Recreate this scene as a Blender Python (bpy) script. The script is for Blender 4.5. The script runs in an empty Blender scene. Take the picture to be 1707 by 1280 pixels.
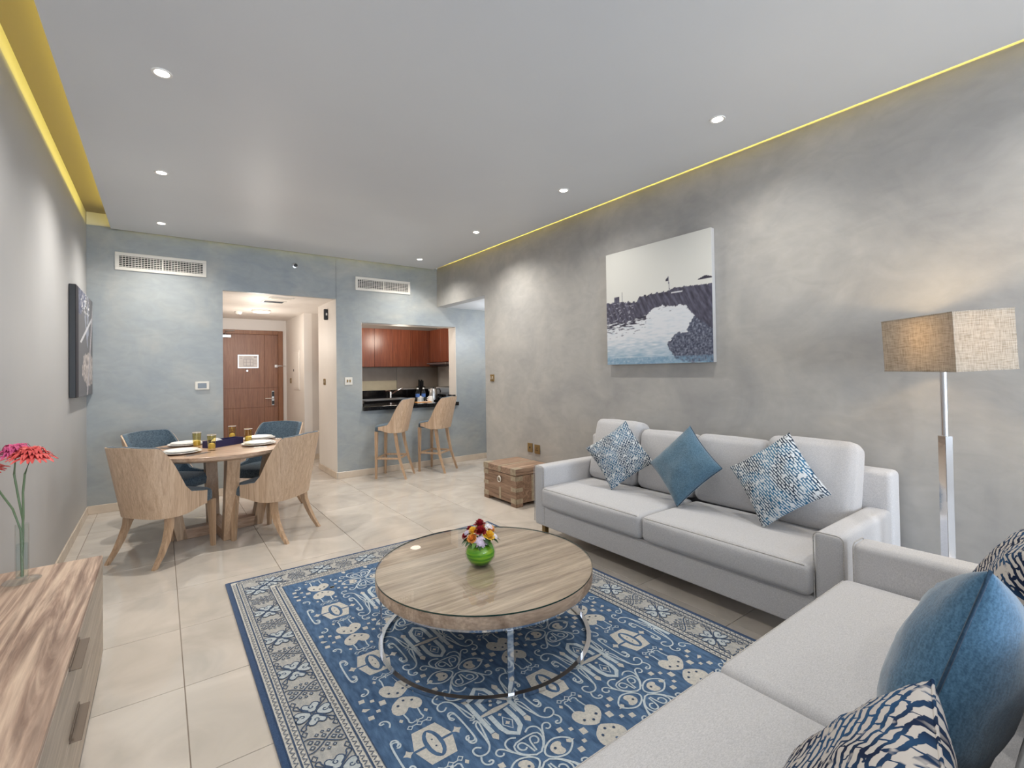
import bpy, bmesh, math, random
from mathutils import Vector, Matrix, Euler, noise
random.seed(7)
PI = math.pi
sc = bpy.context.scene
C = sc.collection

# ------------------------------------------------------------------ camera
yaw, pitch, roll = .6364, .0139, -.0146
cyw, syw = math.cos(yaw), math.sin(yaw)
F = Vector((syw*math.cos(pitch), cyw*math.cos(pitch), math.sin(pitch)))
R0 = Vector((cyw, -syw, 0)); U0 = R0.cross(F)
R1 = math.cos(roll)*R0 + math.sin(roll)*U0
U1 = -math.sin(roll)*R0 + math.cos(roll)*U0
cam = bpy.data.cameras.new('camera'); co = bpy.data.objects.new('camera', cam); C.objects.link(co)
M = Matrix((R1, U1, -F)).transposed().to_4x4(); M.translation = Vector((0, 0, 1.38)); co.matrix_world = M
cam.sensor_width = 36; cam.lens = 792.8/1707*36; cam.clip_start = .02
cam.shift_y = (607.67-640)/1707
sc.camera = co

# ------------------------------------------------------------------ world, exposure
w = bpy.data.worlds.new('sky'); sc.world = w; w.use_nodes = True
bg = w.node_tree.nodes['Background']; bg.inputs[0].default_value = (.62, .75, 1, 1); bg.inputs[1].default_value = 2.0
sc.view_settings.view_transform = 'Standard'; sc.view_settings.look = 'None'
sc.view_settings.gamma = 1; sc.view_settings.use_curve_mapping = False
sc.view_settings.exposure = 0.06
sc.cycles.max_bounces = 10; sc.cycles.diffuse_bounces = 6; sc.cycles.glossy_bounces = 5
sc.cycles.transmission_bounces = 10; sc.cycles.transparent_max_bounces = 10
sc.cycles.sample_clamp_indirect = 4; sc.cycles.caustics_reflective = False; sc.cycles.caustics_refractive = False
sc.cycles.use_denoising = True

def area(name, loc, aim, sx, sy, power, col, spread=PI):
    l = bpy.data.lights.new(name, 'AREA'); l.shape = 'RECTANGLE'; l.size = sx; l.size_y = sy
    l.energy = power; l.color = col; l.spread = spread
    o = bpy.data.objects.new(name, l); C.objects.link(o); o.location = loc
    o.rotation_euler = Vector(aim).to_track_quat('-Z', 'Y').to_euler()
    return o
# daylight through the big window behind the camera
area('window_daylight', (1.4, -4.98, 1.55), (0, 1, -.03), 3.6, 2.2, 285, (.80, .90, 1.0))
SPOTS = [(.01, 1.48), (.01, 2.93), (.01, 4.38), (.01, 5.84), (2.74, 1.56), (2.74, 2.94), (2.77, 4.37), (2.80, 5.84), (.01, .05), (2.74, .1), (.01, -1.4), (2.74, -1.4), (.01, -2.9), (2.74, -2.9)]
for x, y in SPOTS:
    l = bpy.data.lights.new('downlight_lamp', 'SPOT'); l.energy = 92 if y > 5.5 else 118 if y > 3.5 else 46; l.color = (1, .95, .87)
    l.spot_size = 2.5; l.spot_blend = 1.0; l.shadow_soft_size = .03
    o = bpy.data.objects.new('downlight_lamp', l); C.objects.link(o); o.location = (x, y, 2.885)
YEL = (1, .83, .16)
def strip(name, loc, along_, aim, length, power, c_):
    o = area(name, loc, aim, length, .02, power, c_)
    z = -Vector(aim).normalized(); x = Vector(along_); o.rotation_euler = Matrix((x, z.cross(x), z)).transposed().to_euler()
strip('cove_strip_left', (-.345, 1.7, 2.968), (0, 1, 0), (-1, 0, .02), 8.8, 14, YEL)
strip('cove_strip_right', (3.20, 1.7, 2.968), (0, 1, 0), (1, 0, .25), 8.8, 22, YEL)
strip('cove_strip_back', (1.4, 6.27, 2.968), (1, 0, 0), (0, 1, .25), 3.4, 8, (1, .88, .25))
for n_, x_, y_, e_ in (('corridor_lamp', 1.2, 8.1, 14), ('corridor_lamp', 1.1, 6.95, 9)):
    l = bpy.data.lights.new(n_, 'POINT'); l.energy = e_; l.color = (1, .93, .84); l.shadow_soft_size = .12
    o = bpy.data.objects.new(n_, l); C.objects.link(o); o.location = (x_, y_, 1.9)
for x_, y_, e_ in ((3.1, 7.2, 13), (2.35, 7.5, 5)):
    l = bpy.data.lights.new('kitchen_lamp', 'POINT'); l.energy = e_; l.color = (1, .90, .76); l.shadow_soft_size = .12
    o = bpy.data.objects.new('kitchen_lamp', l); C.objects.link(o); o.location = (x_, y_, 1.95)
l = bpy.data.lights.new('passage_fill', 'POINT'); l.energy = 22; l.color = (.93, .96, 1); l.shadow_soft_size = .1  # unseen fill light added to brighten the passage, no fixture there
o = bpy.data.objects.new('passage_fill', l); C.objects.link(o); o.location = (4.2, 5.55, 1.9)

# ------------------------------------------------------------------ materials
def s2l(c):
    c = c/255
    return c/12.92 if c <= .04045 else ((c+.055)/1.055)**2.4
def col(r, g, b): return (s2l(r), s2l(g), s2l(b), 1)
def base(name, c, rough=.6, metal=0, **kw):
    m = bpy.data.materials.new(name); m.use_nodes = True
    b = m.node_tree.nodes['Principled BSDF']
    b.inputs['Base Color'].default_value = c; b.inputs['Roughness'].default_value = rough; b.inputs['Metallic'].default_value = metal
    for k, v in kw.items(): b.inputs[k.replace('_', ' ')].default_value = v
    return m
def N(m, t, **kw):
    n = m.node_tree.nodes.new(t)
    for k, v in kw.items():
        if k.startswith('i_'): n.inputs[k[2:].replace('_', ' ')].default_value = v
        else: setattr(n, k, v)
    return n
def L(m, a, b): m.node_tree.links.new(a, b)
def ramp(m, stops, interp='LINEAR'):
    r = N(m, 'ShaderNodeValToRGB'); r.color_ramp.interpolation = interp
    e = r.color_ramp.elements
    while len(e) < len(stops): e.new(.5)
    for i, (p, c) in enumerate(stops): e[i].position = p; e[i].color = c
    return r
def tex(m, scale=(1, 1, 1), rot=(0, 0, 0), coord='Object'):
    t = N(m, 'ShaderNodeTexCoord'); mp = N(m, 'ShaderNodeMapping')
    mp.inputs['Scale'].default_value = scale; mp.inputs['Rotation'].default_value = rot
    L(m, t.outputs[coord], mp.inputs[0]); return mp.outputs[0]
def bump(m, src, strength, dist=.01):
    bn = N(m, 'ShaderNodeBump'); bn.inputs['Strength'].default_value = strength; bn.inputs['Distance'].default_value = dist
    L(m, src, bn.inputs['Height']); L(m, bn.outputs[0], m.node_tree.nodes['Principled BSDF'].inputs['Normal'])
def noisy(name, stops, scale=(1, 1, 1), nscale=4, detail=6, rough=.6, metal=0, dist=0, bmp=0, interp='LINEAR', fine=None, rot=(0, 0, 0), **kw):
    m = base(name, stops[0][1], rough, metal, **kw)
    v = tex(m, scale, rot); n = N(m, 'ShaderNodeTexNoise'); n.inputs['Scale'].default_value = nscale; n.inputs['Detail'].default_value = detail
    n.inputs['Distortion'].default_value = dist; L(m, v, n.inputs['Vector'])
    r = ramp(m, stops, interp); L(m, n.outputs[0], r.inputs[0]); out = r.outputs[0]
    if fine:
        v2 = tex(m, fine[0]); n2 = N(m, 'ShaderNodeTexNoise'); n2.inputs['Scale'].default_value = fine[1]; n2.inputs['Detail'].default_value = 3
        L(m, v2, n2.inputs['Vector'])
        mx = N(m, 'ShaderNodeMix', data_type='RGBA', blend_type='OVERLAY'); mx.inputs[0].default_value = fine[2]
        L(m, out, mx.inputs[6]); L(m, n2.outputs[0], mx.inputs[7]); out = mx.outputs[2]
        if bmp: bump(m, n2.outputs[0], bmp)
    elif bmp: bump(m, n.outputs[0], bmp)
    L(m, out, m.node_tree.nodes['Principled BSDF'].inputs['Base Color'])
    return m
def plaster(name, a, b, c, rough=.42):
    m = base(name, a, rough)
    v = tex(m, (1, 1, 1)); n = N(m, 'ShaderNodeTexNoise'); n.inputs['Scale'].default_value = 1.6; n.inputs['Detail'].default_value = 8
    n.inputs['Roughness'].default_value = .62; n.inputs['Distortion'].default_value = .6; L(m, v, n.inputs['Vector'])
    r = ramp(m, [(.32, a), (.52, b), (.70, c)]); L(m, n.outputs[0], r.inputs[0])
    n2 = N(m, 'ShaderNodeTexNoise'); n2.inputs['Scale'].default_value = 9; n2.inputs['Detail'].default_value = 8; n2.inputs['Distortion'].default_value = 1.5
    v2 = tex(m, (.5, .5, 1)); L(m, v2, n2.inputs['Vector'])
    mx = N(m, 'ShaderNodeMix', data_type='RGBA', blend_type='OVERLAY'); mx.inputs[0].default_value = .14
    L(m, r.outputs[0], mx.inputs[6]); L(m, n2.outputs[0], mx.inputs[7])
    L(m, mx.outputs[2], m.node_tree.nodes['Principled BSDF'].inputs['Base Color'])
    bump(m, n2.outputs[0], .025, .003)
    return m
def wood(name, dark, mid, light, stretch=(14, 14, .8), nscale=2.2, rough=.45, lines=.5, dist=1.2, spread=(.3, .5, .7), **kw):
    m = base(name, mid, rough, **kw)
    v = tex(m, stretch); n = N(m, 'ShaderNodeTexNoise'); n.inputs['Scale'].default_value = nscale; n.inputs['Detail'].default_value = 7
    n.inputs['Roughness'].default_value = .6; n.inputs['Distortion'].default_value = dist; L(m, v, n.inputs['Vector'])
    r = ramp(m, [(spread[0], dark), (spread[1], mid), (spread[2], light)]); L(m, n.outputs[0], r.inputs[0])
    n2 = N(m, 'ShaderNodeTexNoise'); n2.inputs['Scale'].default_value = nscale*7; n2.inputs['Detail'].default_value = 4
    L(m, v, n2.inputs['Vector'])
    mx = N(m, 'ShaderNodeMix', data_type='RGBA', blend_type='OVERLAY'); mx.inputs[0].default_value = lines
    L(m, r.outputs[0], mx.inputs[6]); L(m, n2.outputs[0], mx.inputs[7])
    L(m, mx.outputs[2], m.node_tree.nodes['Principled BSDF'].inputs['Base Color'])
    bump(m, n2.outputs[0], .05, .002)
    return m

MAT = {}
MAT['plaster_right'] = plaster('warm_grey_plaster', col(156, 155, 154), col(170, 168, 165), col(182, 179, 174))
MAT['plaster_back'] = plaster('blue_grey_plaster', col(142, 150, 156), col(155, 160, 161), col(170, 170, 166))
MAT['paint_left'] = noisy('pale_grey_paint', [(.3, col(180, 180, 181)), (.7, col(186, 185, 185))], nscale=1.5, rough=.5)
MAT['paint_cream'] = noisy('cream_paint', [(.3, col(220, 214, 208)), (.7, col(226, 220, 214))], nscale=2, rough=.55)
MAT['paint_greige'] = noisy('greige_paint', [(.3, col(198, 190, 184)), (.7, col(206, 199, 192))], nscale=2, rough=.55)
MAT['ceiling'] = noisy('white_ceiling_paint', [(.3, col(212, 215, 219)), (.7, col(217, 220, 223))], nscale=1, rough=.45)
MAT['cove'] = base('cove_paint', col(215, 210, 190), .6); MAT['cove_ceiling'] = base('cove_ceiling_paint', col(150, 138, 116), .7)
def tile_mat():
    m = base('polished_beige_marble', col(215, 203, 190), .09)
    b = m.node_tree.nodes['Principled BSDF']; b.inputs['Specular IOR Level'].default_value = .5
    g = N(m, 'ShaderNodeNewGeometry'); oi = N(m, 'ShaderNodeObjectInfo')
    ad = N(m, 'ShaderNodeVectorMath', operation='MULTIPLY_ADD'); ad.inputs[1].default_value = (30, 30, 30)
    L(m, oi.outputs['Random'], ad.inputs[0]); L(m, g.outputs['Position'], ad.inputs[2])
    n = N(m, 'ShaderNodeTexNoise'); n.inputs['Scale'].default_value = 2.4; n.inputs['Detail'].default_value = 8; n.inputs['Distortion'].default_value = 1.6
    L(m, ad.outputs[0], n.inputs['Vector'])
    r = ramp(m, [(.28, col(184, 177, 168)), (.5, col(196, 188, 179)), (.72, col(205, 197, 188))]); L(m, n.outputs[0], r.inputs[0])
    hs = N(m, 'ShaderNodeHueSaturation'); mr = N(m, 'ShaderNodeMapRange'); mr.inputs[3].default_value = .96; mr.inputs[4].default_value = 1.04
    L(m, oi.outputs['Random'], mr.inputs[0]); L(m, mr.outputs[0], hs.inputs['Value']); L(m, r.outputs[0], hs.inputs['Color'])
    L(m, hs.outputs[0], b.inputs['Base Color'])
    return m
MAT['tile'] = tile_mat()
MAT['grout'] = base('brown_grey_grout', col(140, 128, 118), .8)
MAT['skirt'] = noisy('beige_stone_skirting', [(.3, col(196, 182, 166)), (.7, col(212, 198, 182))], nscale=5, rough=.25)
MAT['oak'] = wood('pale_ash_veneer', col(176, 148, 122), col(196, 168, 142), col(210, 184, 158), (17, 17, .3), 2.6, .42, .3)
MAT['oak_leg'] = wood('ash_leg_wood', col(160, 130, 102), col(182, 152, 124), col(198, 170, 142), (10, 10, .7), 3, .4, .3)
MAT['table_oak'] = wood('table_oak', col(148, 116, 94), col(176, 146, 122), col(196, 168, 146), (1.0, 8, 8), 2.5, .33, .4)
MAT['coffee_top'] = wood('coffee_table_veneer', col(134, 113, 97), col(172, 151, 133), col(198, 177, 158), (.8, 9, 9), 1.7, .35, .45, .9, (.33, .5, .68))
MAT['walnut'] = wood('walnut_console_top', col(128, 102, 87), col(168, 142, 124), col(200, 175, 154), (8, .5, 8), 1.4, .45, .5, 2.6, (.38, .5, .62))
MAT['walnut_side'] = wood('grey_oak_console_front', col(160, 146, 132), col(182, 168, 153), col(198, 184, 168), (9, .6, 9), 1.6, .5, .3)
MAT['chest'] = wood('trunk_wood', col(106, 82, 66), col(144, 116, 96), col(178, 148, 126), (6, .7, 9), 2.2, .5, .5)
MAT['chest_top'] = wood('trunk_top_wood', col(112, 88, 70), col(156, 128, 108), col(190, 162, 140), (.8, 8, 9), 2.4, .45, .5)
MAT['strap'] = noisy('pewter_strap', [(.3, col(156, 142, 122)), (.7, col(186, 172, 150))], nscale=30, rough=.4, metal=.3)
MAT['door'] = wood('entry_door_veneer', col(118, 78, 54), col(138, 94, 68), col(152, 108, 80), (14, 14, .7), 2.2, .42, .3)
MAT['door_frame'] = wood('door_frame_veneer', col(112, 72, 44), col(134, 88, 56), col(148, 102, 66), (14, 14, .7), 2.2, .42, .3)
MAT['cherry'] = wood('red_brown_cabinet_veneer', col(88, 42, 26), col(112, 58, 38), col(130, 76, 50), (14, 14, .6), 2.4, .3, .35)
MAT['granite'] = noisy('black_granite', [(.45, col(14, 14, 16)), (.75, col(44, 42, 44))], nscale=120, rough=.08)
MAT['chrome'] = base('chrome', col(225, 225, 228), .08, 1)
MAT['steel'] = base('brushed_steel', col(190, 190, 190), .28, 1)
MAT['bronze'] = base('antique_brass', col(150, 126, 84), .38, .8)
MAT['dark'] = base('black_plastic', col(22, 22, 24), .4)
MAT['white'] = base('white_plastic', col(232, 230, 226), .4)
MAT['vent_white'] = base('vent_white_paint', col(226, 221, 212), .45)
MAT['vent_dark'] = base('vent_duct_dark', col(40, 38, 36), .8)
MAT['greyscreen'] = base('grey_screen', col(96, 104, 112), .3)
MAT['porcelain'] = base('white_porcelain', col(238, 236, 232), .15)
MAT['handle'] = base('taupe_metal_pull', col(112, 98, 86), .45, .3)
MAT['plinth'] = base('grey_metal_plinth', col(120, 122, 126), .4, .4)
def fabric(name, a, b, scale=260, bm=.35, rough=.95, big=None, sheen=.25):
    m = base(name, a, rough); bs = m.node_tree.nodes['Principled BSDF']
    bs.inputs['Sheen Weight'].default_value = sheen; bs.inputs['Specular IOR Level'].default_value = .2
    v1 = tex(m, (1, 1, .25)); v2 = tex(m, (.25, .6, 1))
    n1 = N(m, 'ShaderNodeTexNoise'); n2 = N(m, 'ShaderNodeTexNoise')
    for n, v in ((n1, v1), (n2, v2)): n.inputs['Scale'].default_value = scale; n.inputs['Detail'].default_value = 2; L(m, v, n.inputs['Vector'])
    ad = N(m, 'ShaderNodeMath', operation='ADD'); L(m, n1.outputs[0], ad.inputs[0]); L(m, n2.outputs[0], ad.inputs[1])
    r = ramp(m, [(.38, a), (.62, b)]); hv = N(m, 'ShaderNodeMath', operation='MULTIPLY'); hv.inputs[1].default_value = .5
    L(m, ad.outputs[0], hv.inputs[0]); L(m, hv.outputs[0], r.inputs[0]); L(m, r.outputs[0], bs.inputs['Base Color'])
    bump(m, hv.outputs[0], bm, .002)
    return m
MAT['sofa'] = fabric('light_grey_linen', col(177, 177, 180), col(202, 201, 203), 560, .2)
MAT['sofa_seam'] = fabric('grey_linen_piping', col(160, 157, 155), col(190, 187, 184))
MAT['blue_uph'] = fabric('slate_blue_upholstery', col(58, 74, 88), col(98, 116, 130), 220)
MAT['blue_pillow'] = fabric('steel_blue_wool', col(62, 92, 112), col(92, 122, 142), 300, .3, sheen=.5)
MAT['blue_pillow_deep'] = fabric('deep_blue_wool', col(50, 84, 110), col(76, 112, 140), 300, .3, sheen=.5)
MAT['blue_seam'] = fabric('dark_blue_seam', col(30, 52, 72), col(44, 68, 90), 300)
def tweed(name, ground, dark, acc, bwid, row, mortar, rot=0.0):
    m = base(name, ground, .95); bs = m.node_tree.nodes['Principled BSDF']; bs.inputs['Specular IOR Level'].default_value = .2
    tc = N(m, 'ShaderNodeTexCoord'); sp = N(m, 'ShaderNodeSeparateXYZ'); cb = N(m, 'ShaderNodeCombineXYZ'); L(m, tc.outputs['Object'], sp.inputs[0])
    L(m, sp.outputs[0], cb.inputs[0]); L(m, sp.outputs[2], cb.inputs[1]); mp = N(m, 'ShaderNodeMapping'); mp.inputs['Rotation'].default_value = (0, 0, rot); L(m, cb.outputs[0], mp.inputs[0])
    n = N(m, 'ShaderNodeTexNoise'); n.inputs['Scale'].default_value = .55/row; n.inputs['Detail'].default_value = 2; L(m, mp.outputs[0], n.inputs['Vector'])
    sb = N(m, 'ShaderNodeVectorMath', operation='SUBTRACT'); sb.inputs[1].default_value = (.5, .5, .5); L(m, n.outputs['Color'], sb.inputs[0])
    ma = N(m, 'ShaderNodeVectorMath', operation='MULTIPLY_ADD'); ma.inputs[1].default_value = (bwid*1.1, row*.9, 0); L(m, sb.outputs[0], ma.inputs[0]); L(m, mp.outputs[0], ma.inputs[2])
    br = N(m, 'ShaderNodeTexBrick'); br.offset = .5; br.inputs['Scale'].default_value = 1; br.inputs['Mortar Size'].default_value = mortar; br.inputs['Mortar Smooth'].default_value = .15
    br.inputs['Brick Width'].default_value = bwid; br.inputs['Row Height'].default_value = row; L(m, ma.outputs[0], br.inputs['Vector'])
    n3 = N(m, 'ShaderNodeTexNoise'); n3.inputs['Scale'].default_value = .35/row; L(m, mp.outputs[0], n3.inputs['Vector']); gt = ramp(m, [(.36, (0, 0, 0, 1)), (.42, (1, 1, 1, 1))]); L(m, n3.outputs[0], gt.inputs[0])
    mu = N(m, 'ShaderNodeMath', operation='MULTIPLY'); L(m, br.outputs['Fac'], mu.inputs[0]); L(m, gt.outputs[0], mu.inputs[1])
    n2 = N(m, 'ShaderNodeTexNoise'); n2.inputs['Scale'].default_value = 7; L(m, mp.outputs[0], n2.inputs['Vector']); r = ramp(m, [(.42, dark), (.58, acc)]); L(m, n2.outputs[0], r.inputs[0])
    mx = N(m, 'ShaderNodeMix', data_type='RGBA'); L(m, mu.outputs[0], mx.inputs[0]); mx.inputs[6].default_value = ground; L(m, r.outputs[0], mx.inputs[7])
    L(m, mx.outputs[2], bs.inputs['Base Color']); bn = N(m, 'ShaderNodeMath', operation='SUBTRACT'); bn.inputs[0].default_value = 1; L(m, mu.outputs[0], bn.inputs[1]); bump(m, bn.outputs[0], .5, .004)
    return m
MAT['tweed'] = tweed('blue_white_tweed', col(202, 206, 208), col(36, 54, 76), col(62, 102, 132), .030, .0115, .0030, .2)
MAT['tweed2'] = tweed('blue_white_boucle', col(204, 208, 211), col(32, 46, 66), col(60, 112, 146), .034, .0130, .0031, -.15)
MAT['tweed3'] = tweed('navy_taupe_weave', col(186, 180, 175), col(22, 34, 60), col(40, 76, 112), .046, .0150, .0034, .35)
MAT['rug_edge'] = fabric('rug_navy_binding', col(34, 58, 92), col(50, 78, 116), 300)
MAT['rug_field'] = noisy('rug_blue_pile', [(.3, col(52, 80, 114)), (.7, col(84, 114, 150))], (1.0, .25, 1), 60, 4, .95, bmp=.3, fine=((1, 1, 1), 420, .35))
MAT['rug_grey'] = noisy('rug_grey_pile', [(.3, col(154, 156, 156)), (.7, col(178, 176, 172))], (1, .3, 1), 60, 4, .95, bmp=.3, fine=((1, 1, 1), 420, .3))
MAT['rug_cream'] = noisy('rug_cream_pile', [(.3, col(180, 180, 177)), (.7, col(208, 204, 196))], (1, 1, 1), 120, 4, .95, bmp=.3, fine=((1, 1, 1), 420, .3))
MAT['rug_pale'] = noisy('rug_pale_line', [(.3, col(170, 186, 198)), (.7, col(200, 208, 212))], (1, 1, 1), 120, 4, .95)
MAT['rug_navy'] = noisy('rug_navy_line', [(.3, col(44, 62, 90)), (.7, col(66, 84, 110))], (1, 1, 1), 120, 4, .95)
def glassm(name, c=(1, 1, 1, 1), rough=0.0, ior=1.45):
    m = base(name, c, rough); b = m.node_tree.nodes['Principled BSDF']
    b.inputs['Transmission Weight'].default_value = 1; b.inputs['IOR'].default_value = ior
    return m
def thin_glass(name, tint, gloss=.12):
    m = bpy.data.materials.new(name); m.use_nodes = True; nt = m.node_tree; nt.nodes.clear()
    out = nt.nodes.new('ShaderNodeOutputMaterial'); tr = nt.nodes.new('ShaderNodeBsdfTransparent'); gl = nt.nodes.new('ShaderNodeBsdfGlossy')
    tr.inputs[0].default_value = tint; gl.inputs['Roughness'].default_value = .0; lw = nt.nodes.new('ShaderNodeLayerWeight'); lw.inputs[0].default_value = .5; pw = nt.nodes.new('ShaderNodeMath'); pw.operation = 'POWER'; pw.inputs[1].default_value = 4; L(m, lw.outputs['Facing'], pw.inputs[0]); fr = nt.nodes.new('ShaderNodeMath'); fr.operation = 'MULTIPLY_ADD'; fr.inputs[1].default_value = .8; fr.inputs[2].default_value = .04; L(m, pw.outputs[0], fr.inputs[0])
    mx = nt.nodes.new('ShaderNodeMixShader'); L(m, fr.outputs[0], mx.inputs[0]); L(m, tr.outputs[0], mx.inputs[1]); L(m, gl.outputs[0], mx.inputs[2]); L(m, mx.outputs[0], out.inputs[0])
    return m
MAT['glass'] = thin_glass('clear_glass', (.97, .985, .98, 1))
MAT['gold_glass'] = thin_glass('amber_glass', (.97, .92, .72, 1))
MAT['gold_liquid'] = base('amber_tint', col(206, 186, 120), .6)
MAT['table_glass'] = thin_glass('table_top_glass', (.97, .99, .98, 1))
MAT['glass_edge'] = base('green_glass_edge', col(34, 62, 56), .15)
MAT['water'] = thin_glass('water_bottle_plastic', (.93, .97, .98, 1))
MAT['bottle_label'] = base('blue_label', col(70, 110, 180), .5)
MAT['leafgreen'] = noisy('rolled_leaf_green', [(.3, col(40, 110, 10)), (.5, col(90, 165, 20)), (.7, col(160, 205, 40))], (1, 1, 9), 7, 3, .35, dist=.6)
MAT['darkleaf'] = noisy('dark_leaf', [(.3, col(14, 44, 22)), (.7, col(36, 84, 38))], nscale=20, rough=.5)
MAT['midleaf'] = noisy('mid_leaf', [(.3, col(60, 110, 40)), (.7, col(110, 150, 70))], nscale=20, rough=.5)
MAT['red_rose'] = base('red_rose_petal', col(150, 22, 38), .6); MAT['yellow_rose'] = base('yellow_rose_petal', col(240, 200, 70), .6)
MAT['orange_rose'] = base('orange_rose_petal', col(238, 168, 84), .6); MAT['white_petal'] = base('white_petal', col(236, 230, 236), .6)
MAT['lilac_petal'] = base('lilac_petal', col(214, 200, 222), .6); MAT['coral'] = base('coral_petal', col(214, 82, 78), .6)
MAT['pink'] = base('pink_petal', col(206, 84, 130), .6); MAT['coral_core'] = base('coral_centre', col(170, 44, 50), .8)
MAT['stem'] = base('green_stem', col(104, 124, 92), .5)
MAT['navybox'] = base('navy_box', col(34, 30, 74), .5)
MAT['paper'] = base('white_paper', col(222, 218, 216), .8); MAT['ink'] = base('grey_ink', col(150, 142, 150), .8)
def emit(name, c, s):
    m = base(name, c, .5); b = m.node_tree.nodes['Principled BSDF']; b.inputs['Emission Color'].default_value = c; b.inputs['Emission Strength'].default_value = s; return m
MAT['lens'] = emit('downlight_lens', (1, .95, .86, 1), 14)
MAT['disc'] = emit('ceiling_disc_diffuser', (1, .93, .82, 1), 4)
MAT['bulb'] = emit('warm_bulb', (1, .7, .35, 1), 20)
def shade_mat():
    m = base('linen_lamp_shade', col(205, 190, 168), .9); nt = m.node_tree; b = nt.nodes['Principled BSDF']
    v1 = tex(m, (1, 1, 14)); v2 = tex(m, (12, 12, 1)); n1 = N(m, 'ShaderNodeTexNoise'); n2 = N(m, 'ShaderNodeTexNoise')
    for n, v in ((n1, v1), (n2, v2)): n.inputs['Scale'].default_value = 22; n.inputs['Detail'].default_value = 5; L(m, v, n.inputs['Vector'])
    ad = N(m, 'ShaderNodeMath', operation='ADD'); L(m, n1.outputs[0], ad.inputs[0]); L(m, n2.outputs[0], ad.inputs[1])
    hv = N(m, 'ShaderNodeMath', operation='MULTIPLY'); hv.inputs[1].default_value = .5; L(m, ad.outputs[0], hv.inputs[0])
    r = ramp(m, [(.36, col(158, 145, 128)), (.52, col(194, 184, 170)), (.66, col(214, 206, 194))]); L(m, hv.outputs[0], r.inputs[0]); L(m, r.outputs[0], b.inputs['Base Color'])
    t = nt.nodes.new('ShaderNodeBsdfTranslucent'); L(m, r.outputs[0], t.inputs[0]); mx = nt.nodes.new('ShaderNodeMixShader'); mx.inputs[0].default_value = .35
    L(m, b.outputs[0], mx.inputs[1]); L(m, t.outputs[0], mx.inputs[2]); L(m, mx.outputs[0], nt.nodes['Material Output'].inputs[0])
    return m
MAT['shade'] = shade_mat()
def vcol(name, rough=.6):
    m = base(name, (1, 1, 1, 1), rough); a = N(m, 'ShaderNodeVertexColor'); a.layer_name = 'print'
    L(m, a.outputs[0], m.node_tree.nodes['Principled BSDF'].inputs['Base Color']); return m
MAT['print'] = vcol('canvas_print')

# ------------------------------------------------------------------ mesh helpers
def BM(): return bmesh.new()
def box(bm, x0, x1, y0, y1, z0, z1, M=None, bev=0, seg=2):
    r = bmesh.ops.create_cube(bm, size=1); vs = r['verts']
    for v in vs: v.co = Vector(((x0+x1)/2+v.co.x*(x1-x0), (y0+y1)/2+v.co.y*(y1-y0), (z0+z1)/2+v.co.z*(z1-z0)))
    if bev:
        es = list({e for v in vs for e in v.link_edges})
        r = bmesh.ops.bevel(bm, geom=es, offset=bev, segments=seg, affect='EDGES', profile=.5); vs = list({v for f in r['faces'] for v in f.verts} | {v for v in vs if v.is_valid})
    if M: bmesh.ops.transform(bm, matrix=M, verts=[v for v in vs if v.is_valid])
    return bm
def ring_pts(n, r, z, c=(0, 0), a0=0): return [Vector((c[0]+r*math.cos(a0+2*PI*i/n), c[1]+r*math.sin(a0+2*PI*i/n), z)) for i in range(n)]
def loft(bm, rings, cap0=True, cap1=True, closed=True):
    R = [[bm.verts.new(p) for p in r] for r in rings]; n = len(R[0])
    for a, b in zip(R, R[1:]):
        for i in range(n if closed else n-1): bm.faces.new((a[i], a[(i+1) % n], b[(i+1) % n], b[i]))
    if cap0: bm.faces.new(R[0][::-1])
    if cap1: bm.faces.new(R[-1])
    return bm
def lathe(bm, prof, n=24, c=(0, 0), cap=True): return loft(bm, [ring_pts(n, max(r, 1e-4), z, c) for r, z in prof], cap, cap)
def tube(bm, pts, r, n=8, cap=True):
    pts = [Vector(p) for p in pts]; rings = []
    up = Vector((0, 0, 1))
    for i, p in enumerate(pts):
        d = (pts[min(i+1, len(pts)-1)]-pts[max(i-1, 0)]).normalized()
        a = d.cross(up if abs(d.z) < .95 else Vector((1, 0, 0))).normalized(); b = a.cross(d)
        rr = r[i] if isinstance(r, (list, tuple)) else r
        rings.append([p+rr*(math.cos(2*PI*k/n)*a+math.sin(2*PI*k/n)*b) for k in range(n)])
    return loft(bm, rings, cap, cap)
def sq_leg(bm, p0, p1, w0, w1, mid=None):
    """square-section leg from p0 (top) to p1 (foot); optional list of mid points (p, w)"""
    rows = [(Vector(p0), w0)]+[(Vector(p), w_) for p, w_ in (mid or [])]+[(Vector(p1), w1)]
    return loft(bm, [[p+Vector((sx*w_/2, sy*w_/2, 0)) for sx, sy in ((-1, -1), (1, -1), (1, 1), (-1, 1))] for p, w_ in rows][::-1])
def done(name, bm, m, parent=None, smooth=False, loc=None, rz=None, angle=None):
    bmesh.ops.recalc_face_normals(bm, faces=bm.faces)
    me = bpy.data.meshes.new(name); bm.to_mesh(me); bm.free()
    for mm in (m if isinstance(m, (list, tuple)) else [m]): me.materials.append(MAT[mm] if isinstance(mm, str) else mm)
    if smooth:
        for p in me.polygons: p.use_smooth = True
        if smooth != 2: me.set_sharp_from_angle(angle=math.radians(angle or 40))
    o = bpy.data.objects.new(name, me); C.objects.link(o)
    if parent: o.parent = parent
    if loc: o.location = loc
    if rz is not None: o.rotation_euler.z = rz
    return o
def thing(name, label, cat, loc=(0, 0, 0), rz=0, group=None):
    o = bpy.data.objects.new(name, None); C.objects.link(o); o.location = loc; o.rotation_euler = (0, 0, rz); o.empty_display_size = .05
    return tag(o, label, cat, group)
def tag(o, label, cat, group=None):
    o['label'] = label; o['category'] = cat
    if group: o['group'] = group
    return o
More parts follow.
